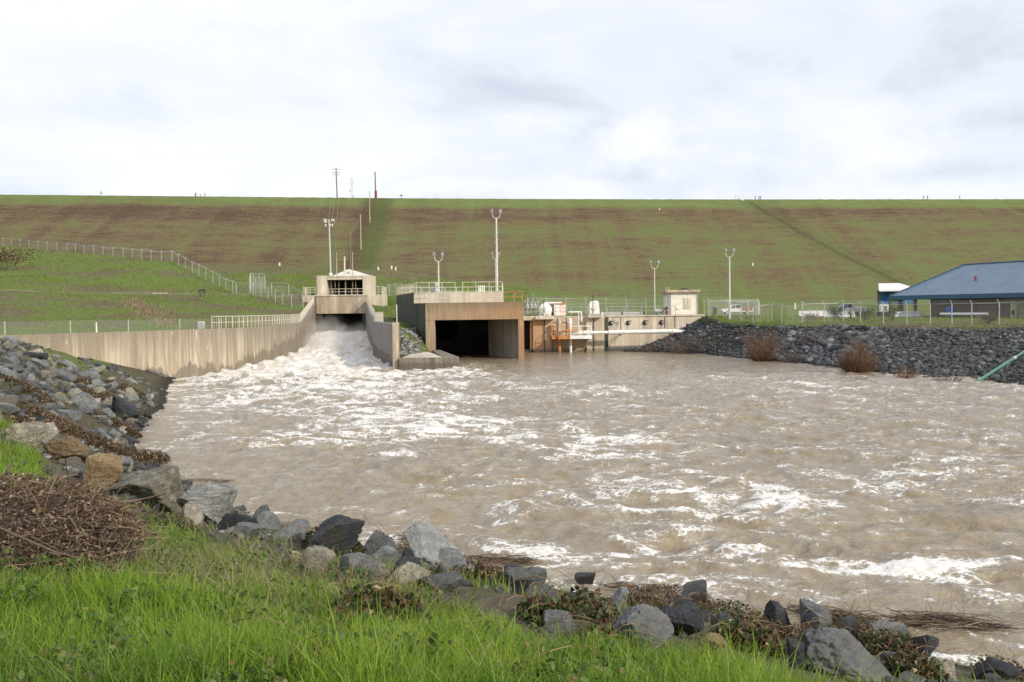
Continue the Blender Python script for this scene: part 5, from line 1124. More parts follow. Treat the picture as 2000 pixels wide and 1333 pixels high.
def rock_mat(name, c0, c1, c2, lich=None, island=False, wet=False):
    t = NT(name); p = t.obj() if not island else t.pos(); rd_ = t.isl() if island else t.rnd()
    pv = t.map(p, (1, 1, 1)); off = t.n('ShaderNodeVectorMath', operation='ADD'); t.put(off.inputs[0], pv)
    cmb = t.n('ShaderNodeCombineXYZ'); t.put(cmb.inputs[0], t.math('MULTIPLY', rd_, 37.0)); t.put(off.inputs[1], cmb.outputs[0]); pv = off.outputs[0]
    f = t.noise(pv, 2.6, 9, .78, .4); c = t.ramp(f, [(.28, c0), (.5, c1), (.72, c2)])
    vein = t.noise(t.map(pv, (1, 1, 4), rot=(.5, .4, 0)), 5, 5, .7); c = t.mix(t.ramp(vein, [(.60, 0), (.72, .55)]), c, tuple(min(.6, k * 1.9 + .04) for k in c2))
    if lich:
        l = t.noise(pv, 5.5, 6, .78); c = t.mix(t.ramp(l, [(.50, 0), (.56, .85)]), c, lich)
        l2 = t.noise(pv, 9, 3, .7); c = t.mix(t.ramp(l2, [(.58, 0), (.66, .8)]), c, (.10, .075, .03))
    ms_ = t.noise(pv, 1.3, 6, .7, .3); c = t.mix(t.ramp(ms_, [(.54, 0), (.64, .6)]), c, (.085, .075, .045)) if not island else c
    v_ = t.rng(rd_, 0, 1, .62, 1.45) if not island else t.ramp(rd_, [(0, .4), (.6, .95), (.9, 1.6), (.98, 2.8)]); hs = t.n('ShaderNodeHueSaturation'); t.put(hs.inputs['Color'], c); t.put(hs.inputs['Value'], v_); c = hs.outputs[0]
    x, y, z = t.xyz(t.pos()); wf = t.rng(z, .32, .12); c = t.mix(t.math('MULTIPLY', wf, .75), c, (.015, .015, .016))
    t.bump(t.math('ADD', t.noise(pv, 7, 9, .8), t.math('MULTIPLY', vein, 1.2)), 1.0, .10)
    return t.set(c, t.rng(wf, 0, 1, .78, .3))
R_slate = rock_mat('slate_rock', (.075, .082, .086), (.20, .215, .22), (.40, .41, .40))
R_light = rock_mat('light_grey_rock', (.15, .16, .16), (.30, .31, .31), (.50, .50, .48))
R_dark = rock_mat('dark_wet_rock', (.018, .022, .026), (.045, .052, .06), (.10, .11, .12))
R_lich = rock_mat('lichen_rock', (.12, .11, .085), (.24, .225, .175), (.36, .335, .26), lich=(.44, .41, .30))
R_pale = rock_mat('pale_rock', (.17, .15, .12), (.30, .27, .22), (.45, .42, .36), lich=(.50, .46, .36))
R_ochre = rock_mat('ochre_rock', (.16, .11, .06), (.28, .20, .11), (.36, .29, .18))
R_riprap = rock_mat('riprap_stone', (.028, .031, .034), (.072, .078, .083), (.17, .175, .172), island=True)
R_gravel = rock_mat('gravel_stone', (.09, .09, .09), (.22, .22, .215), (.42, .41, .39), island=True)
R_small = rock_mat('small_bank_stone', (.05, .053, .055), (.11, .11, .11), (.24, .23, .20), island=True)

def scatter(name, P, S_, mat, kindlabel, var=10, sub=1, sink=.25, flat=.65):
    """P (n,3) S_ (n,) -> one mesh of many angular stones"""
    T_ = [rock_verts(900 + k, sub, 7, 0, (1.15, .85, flat)) for k in range(var)]; nv = len(T_[0][0]); f = T_[0][1]
    n = len(P); V = np.empty((n, nv, 3), np.float32)
    for i in range(n):
        v = T_[i % var][0]; a, b, c_ = rng.uniform(0, 6.28), rng.uniform(-.6, .6), rng.uniform(-.6, .6)
        Rm = np.array(Matrix.Rotation(a, 3, 'Z') @ Matrix.Rotation(b, 3, 'X') @ Matrix.Rotation(c_, 3, 'Y'))
        V[i] = v @ Rm.T * (S_[i] * rng.uniform(.8, 1.2)) + P[i] + np.array([0, 0, S_[i] * sink])
    Fc = (f[None] + (np.arange(n) * nv)[:, None, None]).reshape(-1, 3)
    o = np_mesh(name, V.reshape(-1, 3), Fc, mat); tag(o, kindlabel, None, None, 'stuff'); o['category'] = 'stones'; return o
def between(A, B, n, seed, u0=0.0, u1=1.0):     # random points between two matched polylines
    r = np.random.default_rng(seed); A = np.array(A)[:, :2]; B = np.array(B)[:, :2]
    seg = np.linalg.norm(((A + B) / 2)[1:] - ((A + B) / 2)[:-1], axis=1) * (np.linalg.norm(A - B, axis=1)[1:] + np.linalg.norm(A - B, axis=1)[:-1])
    k = r.choice(len(seg), n, p=seg / seg.sum()); t_ = r.random(n)[:, None]; u_ = r.uniform(u0, u1, n)[:, None]
    a = A[k] * (1 - t_) + A[k + 1] * t_; b = B[k] * (1 - t_) + B[k + 1] * t_
    return a * (1 - u_) + b * u_
q = between(rbS[1:10], rbT[1:10], 42000, 5, -.03, .93)
q = q[(np.abs(q[:, 0]) / q[:, 1] < .62)]
q = np.concatenate([q, between(rbS[:3], rbT[:3], 3200, 15, -.03, .97)])
P = np.array([(a, b, gz(a, b)) for a, b in q]); P = P[P[:, 2] > -.4]
sz_ = np.clip(rng.lognormal(-2.15, .48, len(P)), .06, .42)
big = (np.hypot(P[:, 0] - 31, P[:, 1] - 101) < 6.5); sz_ = np.where(big, sz_ * 1.9, sz_)
scatter('riprap', P, sz_, R_riprap, 'grey blue angular riprap covering the right bank')
pts = []
while len(pts) < 900:
    a, b = random.uniform(-13.6, -9.6), random.uniform(101.5, 118)
    if gz(a, b) > .7 and a > -11.3 - (b - 101) * .14 - 1.6: pts.append((a, b, gz(a, b)))
P = np.array([p for p in pts if p[2] < 3.4]); scatter('gravel_slope', P, rng.uniform(.10, .24, len(P)), R_gravel, 'pale gravel slope between chute wall and outlet box')
q = between(S[:13], T[:13], 5000, 6, -.02, .98); P = np.array([(a, b, gz(a, b)) for a, b in q])
P = P[(P[:, 2] > -.2)]; P = P[~((P[:, 1] > 58) & (perlin(P[:, 0] / 3, P[:, 1] / 3, 5) > -.25))]; P = P[perlin(P[:, 0] / 1.6, P[:, 1] / 1.6, 6) > -.25]
scatter('bank_stones', P, np.clip(rng.lognormal(-2.4, .5, len(P)), .03, .24) * np.clip(P[:, 1] / 30, .5, 1.3), R_small, 'small grey stones between the boulders of the left bank')

# counted boulders of the left bank: a dozen shapes, each rock an object
RV = []
for k in range(14):
    v, f = rock_verts(40 + k, 4, 8, .045, (1.0, random.uniform(.65, .95), random.uniform(.5, .75))); me = bpy.data.meshes.new('boulder')
    me.from_pydata(v.tolist(), [], f.tolist()); RV.append(me)
MR = {}
def boulder(me, mat, loc, sc, rot, label, group=None):
    key = (me.name, mat.name)
    if key not in MR: m2 = me.copy(); m2.materials.clear(); m2.materials.append(mat); MR[key] = m2
    o = bpy.data.objects.new('boulder', MR[key]); COL.objects.link(o); o.location = loc; o.scale = sc; o.rotation_euler = rot
    return tag(o, label, 'boulder', group)
r = np.random.default_rng(99); done = []
cand = between(S[1:9], T[1:9], 2600, 8, .04, .95)
LBL = {'slate_rock': 'blue grey angular boulder among the many on the left bank', 'lichen_rock': 'beige lichen spotted boulder among those on the left bank', 'pale_rock': 'pale weathered boulder among those on the left bank', 'dark_wet_rock': 'dark boulder among those on the left bank'}
for a, b in cand:
    if len(done) > 225: break
    if b < 17: continue
    px = 1000 + 1944 * a / b
    if px < -60: continue
    s_r = float(np.clip(r.lognormal(-1.1, .45), .16, .75)) * (.55 if b < 30 else 1)
    if b > 60 and r.random() < .78: continue
    if -14 < a < -8 and 26 < b < 40 and r.random() < .7: continue
    if any((a - c) ** 2 + (b - d) ** 2 < (.72 * (s_r + e)) ** 2 for c, d, e in done): continue
    done.append((a, b, s_r)); z = gz(a, b)
    u_ = r.random(); mt = R_slate if u_ < .58 else (R_lich if u_ < .80 else (R_pale if u_ < .93 else R_dark))
    boulder(RV[int(r.integers(14))], mt, (a, b, z + s_r * .02), (s_r, s_r, s_r), (r.uniform(-.5, .5), r.uniform(-.5, .5), r.uniform(0, 6.28)), LBL[mt.name], 'boulders of the left bank, ' + mt.name.split('_')[0])
r = np.random.default_rng(5); nb_ = 0
for a, b in between(S[7:13], T[7:13], 700, 18, .08, .85):
    px = 1000 + 1944 * a / b
    if nb_ > 66 or px > 2080: continue
    s_r = float(np.clip(r.lognormal(-1.75, .4), .09, .42))
    if any((a - c) ** 2 + (b - d) ** 2 < (.85 * (s_r + e)) ** 2 for c, d, e in done): continue
    done.append((a, b, s_r)); z = gz(a, b); mt = R_dark if r.random() < .5 else (R_slate if r.random() < .75 else R_lich); nb_ += 1
    boulder(RV[int(r.integers(14))], mt, (a, b, z + s_r * .22), (s_r, s_r, s_r), (r.uniform(-.5, .5), r.uniform(-.5, .5), r.uniform(0, 6.28)), {'dark_wet_rock': 'small dark wet rock on the near shore in front of the grass', 'slate_rock': 'small grey rock on the near shore in front of the grass', 'lichen_rock': 'small beige rock on the near shore in front of the grass'}[mt.name], 'rocks of the near shore, ' + mt.name.split('_')[0])
# boulders one can point at: px, py of the foot, width, height (pixels of the photo), rock, label
HERO = [(237, 822, 58, 46, R_dark, 'blocky dark blue boulder standing alone at the left waterline', 3),
 (190, 962, 90, 70, R_ochre, 'round brown boulder with a mossy rim above the stick pile', 5), (120, 905, 90, 50, R_ochre, 'ochre faced boulder in the grass at the left edge', 7),
 (40, 880, 80, 50, R_lich, 'pale lichen boulder at the left frame edge above the grass', 1), (85, 870, 60, 38, R_pale, 'cracked beige boulder beside the ochre faced one', 9),
 (300, 1000, 165, 78, R_lich, 'long boulder covered in round pale lichen spots', 2), (405, 1025, 100, 75, R_light, 'smooth grey blue boulder sloping into the water beside the lichen boulder', 11),
 (365, 1035, 55, 45, R_pale, 'small white streaked rock below the grey blue boulder', 4), (480, 1055, 55, 28, R_slate, 'low grey rock at the edge of the small inlet', 6),
 (245, 985, 70, 25, R_slate, 'flat bluish rock in the grass under the lichen boulder', 8), (645, 1090, 120, 72, R_dark, 'big dark boulder overgrown with brambles at the shore', 10),
 (735, 1092, 75, 52, R_slate, 'rounded grey boulder right of the bramble covered one', 12), (835, 1120, 125, 92, R_light, 'tall wedge shaped boulder with a dark left face', 13),
 (745, 1112, 52, 40, R_slate, 'egg shaped grey rock in front of the rounded boulder', 0), (565, 1110, 55, 34, R_lich, 'lichen mottled rock at the end of the dry grass', 1),
 (615, 1130, 68, 56, R_pale, 'jagged cream rock between grass and bramble boulder', 9), (690, 1138, 95, 50, R_light, 'broad flat topped grey rock behind the grass', 2),
 (745, 1150, 50, 40, R_lich, 'beige rock showing over the grass tips', 5), (790, 1150, 75, 42, R_lich, 'low mottled rock in front of the wedge boulder', 7),
 (860, 1160, 90, 32, R_slate, 'long low grey rock at the grass edge', 3), (1000, 1132, 45, 28, R_dark, 'small black rock behind the floating sticks', 4),
 (1030, 1168, 58, 34, R_dark, 'black and grey rock in the shallow pool', 6), (1150, 1142, 42, 20, R_dark, 'tiny dark rock touching the foam line', 8),
 (1218, 1195, 40, 42, R_slate, 'upright brown grey rock in the brambles', 10), (1362, 1180, 48, 44, R_slate, 'pointed grey boulder by the foam line', 12),
 (1340, 1205, 55, 35, R_dark, 'dark rounded boulder behind the pointed one', 0), (1325, 1245, 105, 58, R_dark, 'wide dark boulder behind the striped slab', 11),
 (1262, 1275, 130, 78, R_light, 'tilted pale grey slab with long ridges', 13), (1400, 1290, 58, 46, R_ochre, 'tan hooked rock at the grass edge', 3),
 (1085, 1245, 70, 45, R_slate, 'bluish rock half hidden by bramble leaves', 2), (1515, 1232, 58, 54, R_dark, 'dark pyramid shaped boulder right of the foam', 5),
 (1590, 1245, 60, 64, R_slate, 'tall angular boulder beside the pyramid boulder', 9), (1605, 1285, 75, 52, R_slate, 'grey blue slab in front of the tall angular boulder', 1),
 (1675, 1335, 190, 90, R_light, 'largest pale grey boulder at the bottom right', 7), (1665, 1250, 45, 40, R_dark, 'small dark pointed rock behind the largest boulder', 4),
 (1748, 1262, 80, 42, R_slate, 'smooth bluish boulder with a white seam', 6), (1800, 1300, 80, 60, R_dark, 'dark boulder under green bramble leaves', 8),
 (1850, 1338, 70, 46, R_lich, 'rounded tan boulder at the bottom edge', 10), (1950, 1340, 90, 40, R_dark, 'wet boulder in the corner under dead twigs', 12), (1560, 1310, 60, 55, R_dark, 'dark boulder left of the largest one', 0)]
for k, (px, py, w_, h_, mt, lb, vi) in enumerate(HERO):
    p0 = hit(px, py - 3); dd = max(p0.y, 1); s = F / dd; wm, hm = w_ / s, h_ / s
    v, f = rock_verts(300 + k, 6 if w_ > 54 else 4, 6, .05, (1, .8, 1)); v = v @ np.array(Matrix.Rotation(.35 * ((k % 3) - 1), 3, 'Y') @ Matrix.Rotation(k * 1.3, 3, 'Z')).T
    v[:, 0] *= wm / np.ptp(v[:, 0]); v[:, 1] *= wm * .85 / np.ptp(v[:, 1]); v[:, 2] *= hm * 1.35 / np.ptp(v[:, 2])
    v[:, 2] -= v[:, 2].min() + hm * .33; v[:, 1] += wm * .25; v += np.array(p0)
    o = np_mesh('boulder', v, f, mt, loc=p0); tag(o, lb, 'boulder')

# ------------------------------------------------------------------ foliage helpers
def leaf_mat(name, stops, rough=.6, trans=.35, pn=0):
    t = NT(name); f_ = t.isl()
    if pn: f_ = t.math('ADD', t.math('MULTIPLY', f_, .55), t.math('MULTIPLY', t.rng(t.noise(t.pos(), pn, 4), .34, .66), .45))
    c = t.ramp(f_, stops); t.set(c, rough, spec=.3)
    tl = t.n('ShaderNodeBsdfTranslucent'); t.put(tl.inputs[0], c); ms = t.n('ShaderNodeMixShader'); ms.inputs[0].default_value = trans
    t.t.links.new(t.b.outputs[0], ms.inputs[1]); t.t.links.new(tl.outputs[0], ms.inputs[2]); t.t.links.new(ms.outputs[0], t.o.inputs[0]); return t.m
L_grass = leaf_mat('fresh_grass', [(0, (.065, .13, .018)), (.35, (.14, .245, .026)), (.7, (.24, .36, .038)), (.93, (.32, .40, .06)), (1, (.40, .34, .15))], .5, .45, .9)
L_dry = leaf_mat('dry_grass', [(0, (.14, .10, .06)), (.5, (.26, .21, .13)), (1, (.42, .36, .24))], .8, .3)
L_tuft = leaf_mat('hill_grass', [(0, (.08, .12, .024)), (.35, (.145, .215, .034)), (.55, (.19, .25, .052)), (.75, (.22, .20, .09)), (1, (.33, .28, .17))], .8, .3, .05)
L_bram = leaf_mat('bramble_leaves', [(0, (.022, .042, .014)), (.38, (.05, .085, .02)), (.55, (.075, .10, .03)), (.68, (.085, .045, .025)), (.84, (.13, .05, .035)), (.92, (.14, .10, .06)), (1, (.40, .34, .18))], .5, .2)
L_brown = leaf_mat('brown_bramble', [(0, (.03, .035, .015)), (.3, (.06, .055, .025)), (.6, (.10, .055, .035)), (.85, (.14, .09, .055)), (1, (.35, .28, .16))], .7, .2)
L_dead = leaf_mat('dead_leaves', [(0, (.05, .03, .02)), (.5, (.14, .09, .055)), (.8, (.24, .17, .11)), (1, (.38, .30, .20))], .8, .2)
L_bush = leaf_mat('bush_leaves', [(0, (.02, .035, .012)), (.6, (.06, .09, .025)), (1, (.12, .15, .05))], .6, .25)
L_willow = leaf_mat('willow_twigs', [(0, (.10, .05, .025)), (.5, (.23, .10, .045)), (.8, (.26, .17, .09)), (1, (.30, .26, .17))], .8, .2)
L_scrub = leaf_mat('grey_scrub_twigs', [(0, (.07, .05, .045)), (.5, (.15, .11, .095)), (1, (.25, .20, .16))], .8, .2)
L_stick = leaf_mat('stick_bark', [(0, (.06, .04, .03)), (.5, (.17, .12, .085)), (1, (.36, .29, .21))], .85, 0)
L_reed = leaf_mat('wet_reed', [(0, (.055, .025, .018)), (.5, (.13, .065, .035)), (.85, (.22, .13, .07)), (1, (.40, .27, .15))], .6, 0)
L_drift = leaf_mat('drift_sticks', [(0, (.05, .035, .025)), (.5, (.12, .08, .055)), (.85, (.20, .145, .10)), (1, (.40, .31, .21))], .7, 0)
def blades(P, h, w, lean, mat, name, parent=None, curve=.5, az=None):
    """P (n,3), h, w, lean arrays -> bent tapering blades, 3 quads each"""
    n = len(P); az = rng.uniform(0, 6.28, n) if az is None else az; fa = rng.uniform(0, 6.28, n)
    d = np.stack([np.cos(az), np.sin(az), np.zeros(n)], 1); sd_ = np.stack([np.cos(fa), np.sin(fa), np.zeros(n)], 1)
    V = np.empty((n, 8, 3)); 
    for k, tt in enumerate((0, .35, .7, 1.0)):
        off = d * (lean * h * (tt * (1 - curve) + curve * tt ** 2.2))[:, None]; zz = (h * tt * np.sqrt(np.clip(1 - (lean * tt * .6) ** 2, .1, 1)))
        c_ = P + off; c_[:, 2] += zz; wd = (w * (1 - tt ** 1.6) * .5 + w * .04)[:, None]
        V[:, 2 * k] = c_ - sd_ * wd; V[:, 2 * k + 1] = c_ + sd_ * wd
    f = np.array([[0, 1, 3, 2], [2, 3, 5, 4], [4, 5, 7, 6]]); Fc = (f[None] + (np.arange(n) * 8)[:, None, None]).reshape(-1, 4)
    return np_mesh(name, V.reshape(-1, 3), Fc, mat, parent)
def leaves(P, s, mat, name, parent=None, up=.4):
    n = len(P); a = rng.normal(size=(n, 3)); a /= np.linalg.norm(a, axis=1)[:, None]
    b = np.cross(a, rng.normal(size=(n, 3))); b /= np.linalg.norm(b, axis=1)[:, None]; c_ = np.cross(a, b); s = s[:, None]
    V = np.empty((n, 6, 3)); V[:, 0] = P - a * s * .5; V[:, 1] = P - a * s * .1 + b * s * .33 + c_ * s * .08; V[:, 2] = P + a * s * .28 + b * s * .24; V[:, 3] = P + a * s * .55
    V[:, 4] = P + a * s * .28 - b * s * .24; V[:, 5] = P - a * s * .1 - b * s * .33 + c_ * s * .08
    f = np.array([[0, 1, 2, 3], [0, 3, 4, 5]]); Fc = (f[None] + (np.arange(n) * 6)[:, None, None]).reshape(-1, 4)
    return np_mesh(name, V.reshape(-1, 3), Fc, mat, parent)
def sticks(A, B, r_, mat, name, parent=None, mid=None):
    """many three-sided twigs A->B with a bend"""
    n = len(A); M_ = (A + B) / 2 + (rng.normal(size=(n, 3)) * np.linalg.norm(B - A, axis=1)[:, None] * .07 if mid is None else mid)
    d = B - A; d /= np.linalg.norm(d, axis=1)[:, None] + 1e-9; u_ = np.cross(d, rng.normal(size=(n, 3))); u_ /= np.linalg.norm(u_, axis=1)[:, None] + 1e-9; w_ = np.cross(d, u_); r_ = np.broadcast_to(np.asarray(r_, float), (n,))[:, None]
    V = np.empty((n, 9, 3))
    for k, (c_, q_) in enumerate(((A, 1), (M_, .8), (B, .3))):
        for j in range(3): t_ = 2.094 * j; V[:, 3 * k + j] = c_ + (u_ * math.cos(t_) + w_ * math.sin(t_)) * r_ * q_
    f = np.array([[0, 1, 4, 3], [1, 2, 5, 4], [2, 0, 3, 5], [3, 4, 7, 6], [4, 5, 8, 7], [5, 3, 6, 8]]); Fc = (f[None] + (np.arange(n) * 9)[:, None, None]).reshape(-1, 4)
    return np_mesh(name, V.reshape(-1, 3), Fc, mat, parent)

# ------------------------------------------------------------------ grass in the foreground
def in_poly(x, y, poly):
    c_ = np.zeros(len(x), bool); n = len(poly)
    for i in range(n):
        x0, y0 = poly[i]; x1, y1 = poly[(i + 1) % n]; m_ = ((y0 > y) != (y1 > y)) & (x < (x1 - x0) * (y - y0) / (y1 - y0 + 1e-12) + x0); c_ ^= m_
    return c_
GP = [(-19.5, 33), (-11.2, 22.5), (-7.4, 15.8), (-4.9, 12.8), (-2.9, 11.0), (-1.5, 9.5), (-.5, 8.4), (.5, 7.5), (1.2, 6.7), (1.9, 5.6), (2.8, 4.2), (3.4, 1), (-4, 1), (-16, 14), (-30, 33)]
def ground_pts(x, y): return np.array([(a, b, gz(a, b)) for a, b in zip(x, y)])
N = 210000; yy = 2.6 + rng.random(N) ** 1.35 * 12; xx = (rng.random(N) * 2 - 1) * (yy * .60 + .9); m_ = in_poly(xx, yy, GP)
dens = fbm(xx / .8, yy / .8, 3, 12); dens2 = fbm(xx / .25, yy / .25, 2, 19)
tx, ty = xx / yy, yy
keep_ = m_ & (rng.random(N) < np.clip(.62 + dens * 1.1 + dens2 * .6, .06, 1))
drypatch = np.exp(-((xx + 2.0) / 1.5) ** 2 - ((yy - 9.2) / 1.7) ** 2) + .6 * np.exp(-((xx + 4.6) / 1.6) ** 2 - ((yy - 8.4) / 1.2) ** 2)
keep_ &= rng.random(N) > drypatch * .88
xx, yy, dens = xx[keep_], yy[keep_], dens[keep_]; P = ground_pts(xx, yy); n = len(P)
h = (rng.uniform(.04, .17, n) * (1 + 1.5 * np.clip(dens, -.45, .6)) * np.interp(yy, [4.5, 6.5, 8], [1.15, 1, .72]) + .02) * np.where(rng.random(n) < .08, 1.5, 1) * np.interp(yy, [3, 6, 12], [1.05, 1.1, .9])
g_ = blades(P, h, rng.uniform(.004, .0085, n) * np.interp(yy, [3, 12], [1, 1.5]), rng.uniform(.1, .95, n), L_grass, 'grass'); tag(g_, 'tall fresh green grass on the near bank', 'grass', kind='stuff')
q_ = rng.random((60000, 2)); yy = 3 + q_[:, 0] * 8.5; xx = (q_[:, 1] * 2 - 1) * (yy * .6 + .6); m_ = in_poly(xx, yy, GP) & (fbm(xx / .45, yy / .45, 3, 63) > .12); P = ground_pts(xx[m_], yy[m_]); P[:, 2] += rng.uniform(.02, .17, len(P))
g_ = leaves(P, rng.uniform(.018, .055, len(P)), leaf_mat('weed_leaves', [(0, (.04, .08, .02)), (.5, (.09, .16, .03)), (.85, (.15, .20, .05)), (1, (.22, .15, .07))], .5, .3), 'broad_leaved_weeds'); tag(g_, 'small broad leaved weeds low in the grass', 'weeds', kind='stuff')
N = 40000; yy = 4 + rng.random(N) * 10; xx = (rng.random(N) * 2 - 1) * (yy * .60 + .5); dp = np.exp(-((xx + 2.1) / 1.5) ** 2 - ((yy - 8.9) / 1.6) ** 2) + .8 * np.exp(-((xx + 4.4) / 1.6) ** 2 - ((yy - 9.4) / 1.6) ** 2) + .05 + .5 * sstep(.1, .4, fbm(xx / 1.1, yy / .8, 3, 52))
k_ = in_poly(xx, yy, GP) & (rng.random(N) < dp); P = ground_pts(xx[k_], yy[k_]); n = len(P)
g_ = blades(P, rng.uniform(.08, .30, n), rng.uniform(.003, .006, n), rng.uniform(.7, 1.3, n), L_dry, 'dry_grass', curve=.7); tag(g_, 'flattened dry straw among the fresh grass', 'dry grass', kind='stuff')
q_ = rng.random((60000, 2)); yy = 11.5 + q_[:, 0] * 20; xx = -20 + q_[:, 1] * 18; m_ = in_poly(xx, yy, GP) & (np.abs(xx) / yy < .62); P = ground_pts(xx[m_], yy[m_]); n = len(P)
g_ = blades(P, rng.uniform(.08, .28, n), rng.uniform(.008, .018, n), rng.uniform(.2, .95, n), L_grass, 'bank_grass'); tag(g_, 'green grass beyond the brush pile at the left edge', 'grass', kind='stuff')
# grass further along the bank top and in pockets between rocks
q = np.concatenate([between(T[2:9], [(a - 4, b - 1.5) for a, b in T[2:9]], 16000, 31), between(T[6:9], [(a - 3.5, b - 1.5) for a, b in T[6:9]], 16000, 33)]); P = ground_pts(q[:, 0], q[:, 1]); n = len(P)
g2_ = blades(P, rng.uniform(.12, .35, n), rng.uniform(.012, .03, n), rng.uniform(.2, .9, n), L_grass, 'bank_grass'); tag(g2_, 'green grass along the top of the left bank', 'grass', kind='stuff')
q = between(S[1:12], T[1:12], 15000, 32, .12, 1); m_ = fbm(q[:, 0] / 2.2, q[:, 1] / 2.2, 3, 44) > .16; q = q[m_]; P = ground_pts(q[:, 0], q[:, 1]); n = len(P)
g3_ = blades(P, rng.uniform(.08, .26, n), rng.uniform(.010, .022, n), rng.uniform(.2, 1, n), L_tuft, 'pocket_grass'); tag(g3_, 'grass and weeds in the gaps between the bank boulders', 'grass', kind='stuff')
# rough grass of the hill, yard and bank tops
Q = []
r = np.random.default_rng(77)
for (x0_, x1_, y0_, y1_, n_) in ((-110, -27, 60, 130, 15000), (-140, -30, 130, 200, 15000), (-165, -50, 200, 320, 12000), (24, 75, 88, 140, 9000), (-22, -10, 118, 190, 3000), (-60, 5, 190, 300, 8000)):
    Q.append(np.stack([r.uniform(x0_, x1_, n_), r.uniform(y0_, y1_, n_)], 1))
q = np.concatenate(Q); q = q[np.abs(q[:, 0]) / q[:, 1] < .60]; P = ground_pts(q[:, 0], q[:, 1])
ok = (P[:, 2] > 3.1) & (poly_d(P[:, 0], P[:, 1], wallL) > 1.0) & (poly_d(P[:, 0], P[:, 1], wallR) > .9) & (poly_d(P[:, 0], P[:, 1], [tuple(k_) for k_ in rd]) > 2.0)
ok &= ~((P[:, 0] > -16.5) & (P[:, 0] < 2) & (P[:, 1] > 109) & (P[:, 1] < 136)) & ~((P[:, 0] > -38) & (P[:, 0] < -23) & (P[:, 1] > 120) & (P[:, 1] < 197)) & ~((P[:, 0] > 54) & (P[:, 1] < 139) & (P[:, 1] > 85) & (P[:, 0] > 60))
cl = fbm(P[:, 0] / 5, P[:, 1] / 8, 3, 71); dpk = fbm(P[:, 0] / 9, P[:, 1] / 16, 3, 21) * 1.3 + np.where((P[:, 2] < 9) & (P[:, 0] < -28), .45, .2) + fbm(P[:, 0] / 3, P[:, 1] / 5, 2, 29) * .5; dpk = dpk + r.normal(0, .15, len(P)) > .62; ok &= cl + r.normal(0, .2, len(P)) > -.15; PD = P[ok & dpk]; P = P[ok & ~dpk]; n = len(P); sc_ = np.clip(P[:, 1] / 130, .6, 1.8)
P3 = np.repeat(P, 3, 0) + r.normal(0, .10, (n * 3, 3)) * np.array([1, 1, 0]); s3 = np.repeat(sc_, 3)
g4_ = blades(P3, r.uniform(.10, .30, n * 3) * s3, r.uniform(.03, .08, n * 3) * s3, r.uniform(.2, 1, n * 3), L_tuft, 'hill_grass'); tag(g4_, 'rough tufted grass on the slopes and bank tops', 'grass', kind='stuff')
P3 = np.repeat(PD, 3, 0) + r.normal(0, .10, (len(PD) * 3, 3)) * np.array([1, 1, 0]); n = len(P3); s3 = np.clip(P3[:, 1] / 130, .6, 1.8)
g5_ = blades(P3, r.uniform(.10, .32, n) * s3, r.uniform(.02, .06, n) * s3, r.uniform(.2, 1.1, n), leaf_mat('faded_hill_grass', [(0, (.10, .08, .045)), (.5, (.19, .16, .085)), (1, (.34, .29, .19))], .8, .3, .08), 'faded_hill_grass'); tag(g5_, 'faded brown grass in patches on the slopes', 'dry grass', kind='stuff')

# ------------------------------------------------------------------ stick pile, brambles, driftwood, shrubs
c0 = Vector((-4.35, 8.3, gz(-4.35, 8.3)))
root = thing('brush_pile', c0, 'big heap of dead brown branches and leaves at the left edge', 'brush pile')
def heap(n, rx, ry, rzz):
    a = rng.uniform(0, 6.28, n); rr = np.sqrt(rng.random(n)); x = np.cos(a) * rr; y = np.sin(a) * rr; z = np.sqrt(np.clip(1 - rr ** 2, 0, 1)) * rng.uniform(.35, 1.0, n)
    return np.stack([c0.x + x * rx, c0.y + y * ry, c0.z + z * rzz - .05], 1)
A = heap(3600, 1.22, 1.0, .66); dr_ = rng.normal(size=A.shape) * np.array([1, .8, .35]); dr_ /= np.linalg.norm(dr_, axis=1)[:, None]; L_ = (.08 + .5 * rng.random(len(A)) ** 2)[:, None]
sticks(A - dr_ * L_ / 2, A + dr_ * L_ / 2, rng.uniform(.0015, .005, len(A)), L_stick, 'twigs', root)
A = heap(26, 1.3, 1.1, .6); dr_ = rng.normal(size=A.shape) * np.array([1, .6, .25]); dr_ /= np.linalg.norm(dr_, axis=1)[:, None]
sticks(A - dr_ * .6, A + dr_ * .6, rng.uniform(.007, .014, len(A)), L_stick, 'branches', root)
leaves(heap(20000, 1.2, 1.0, .68), rng.uniform(.014, .042, 20000), L_dead, 'dead_leaves', root)
xx, yy, zz = ICO[3][0].T; v = np.stack([c0.x + xx * 1.12, c0.y + yy * .9, c0.z - .1 + zz * .58 * (1 + .15 * perlin(xx * 3, yy * 3, 4))], 1); np_mesh('packed_core', v, ICO[3][1], plain('dark_litter', (.035, .024, .018), .95, 0, .5, 8, .8), root, smooth=True)

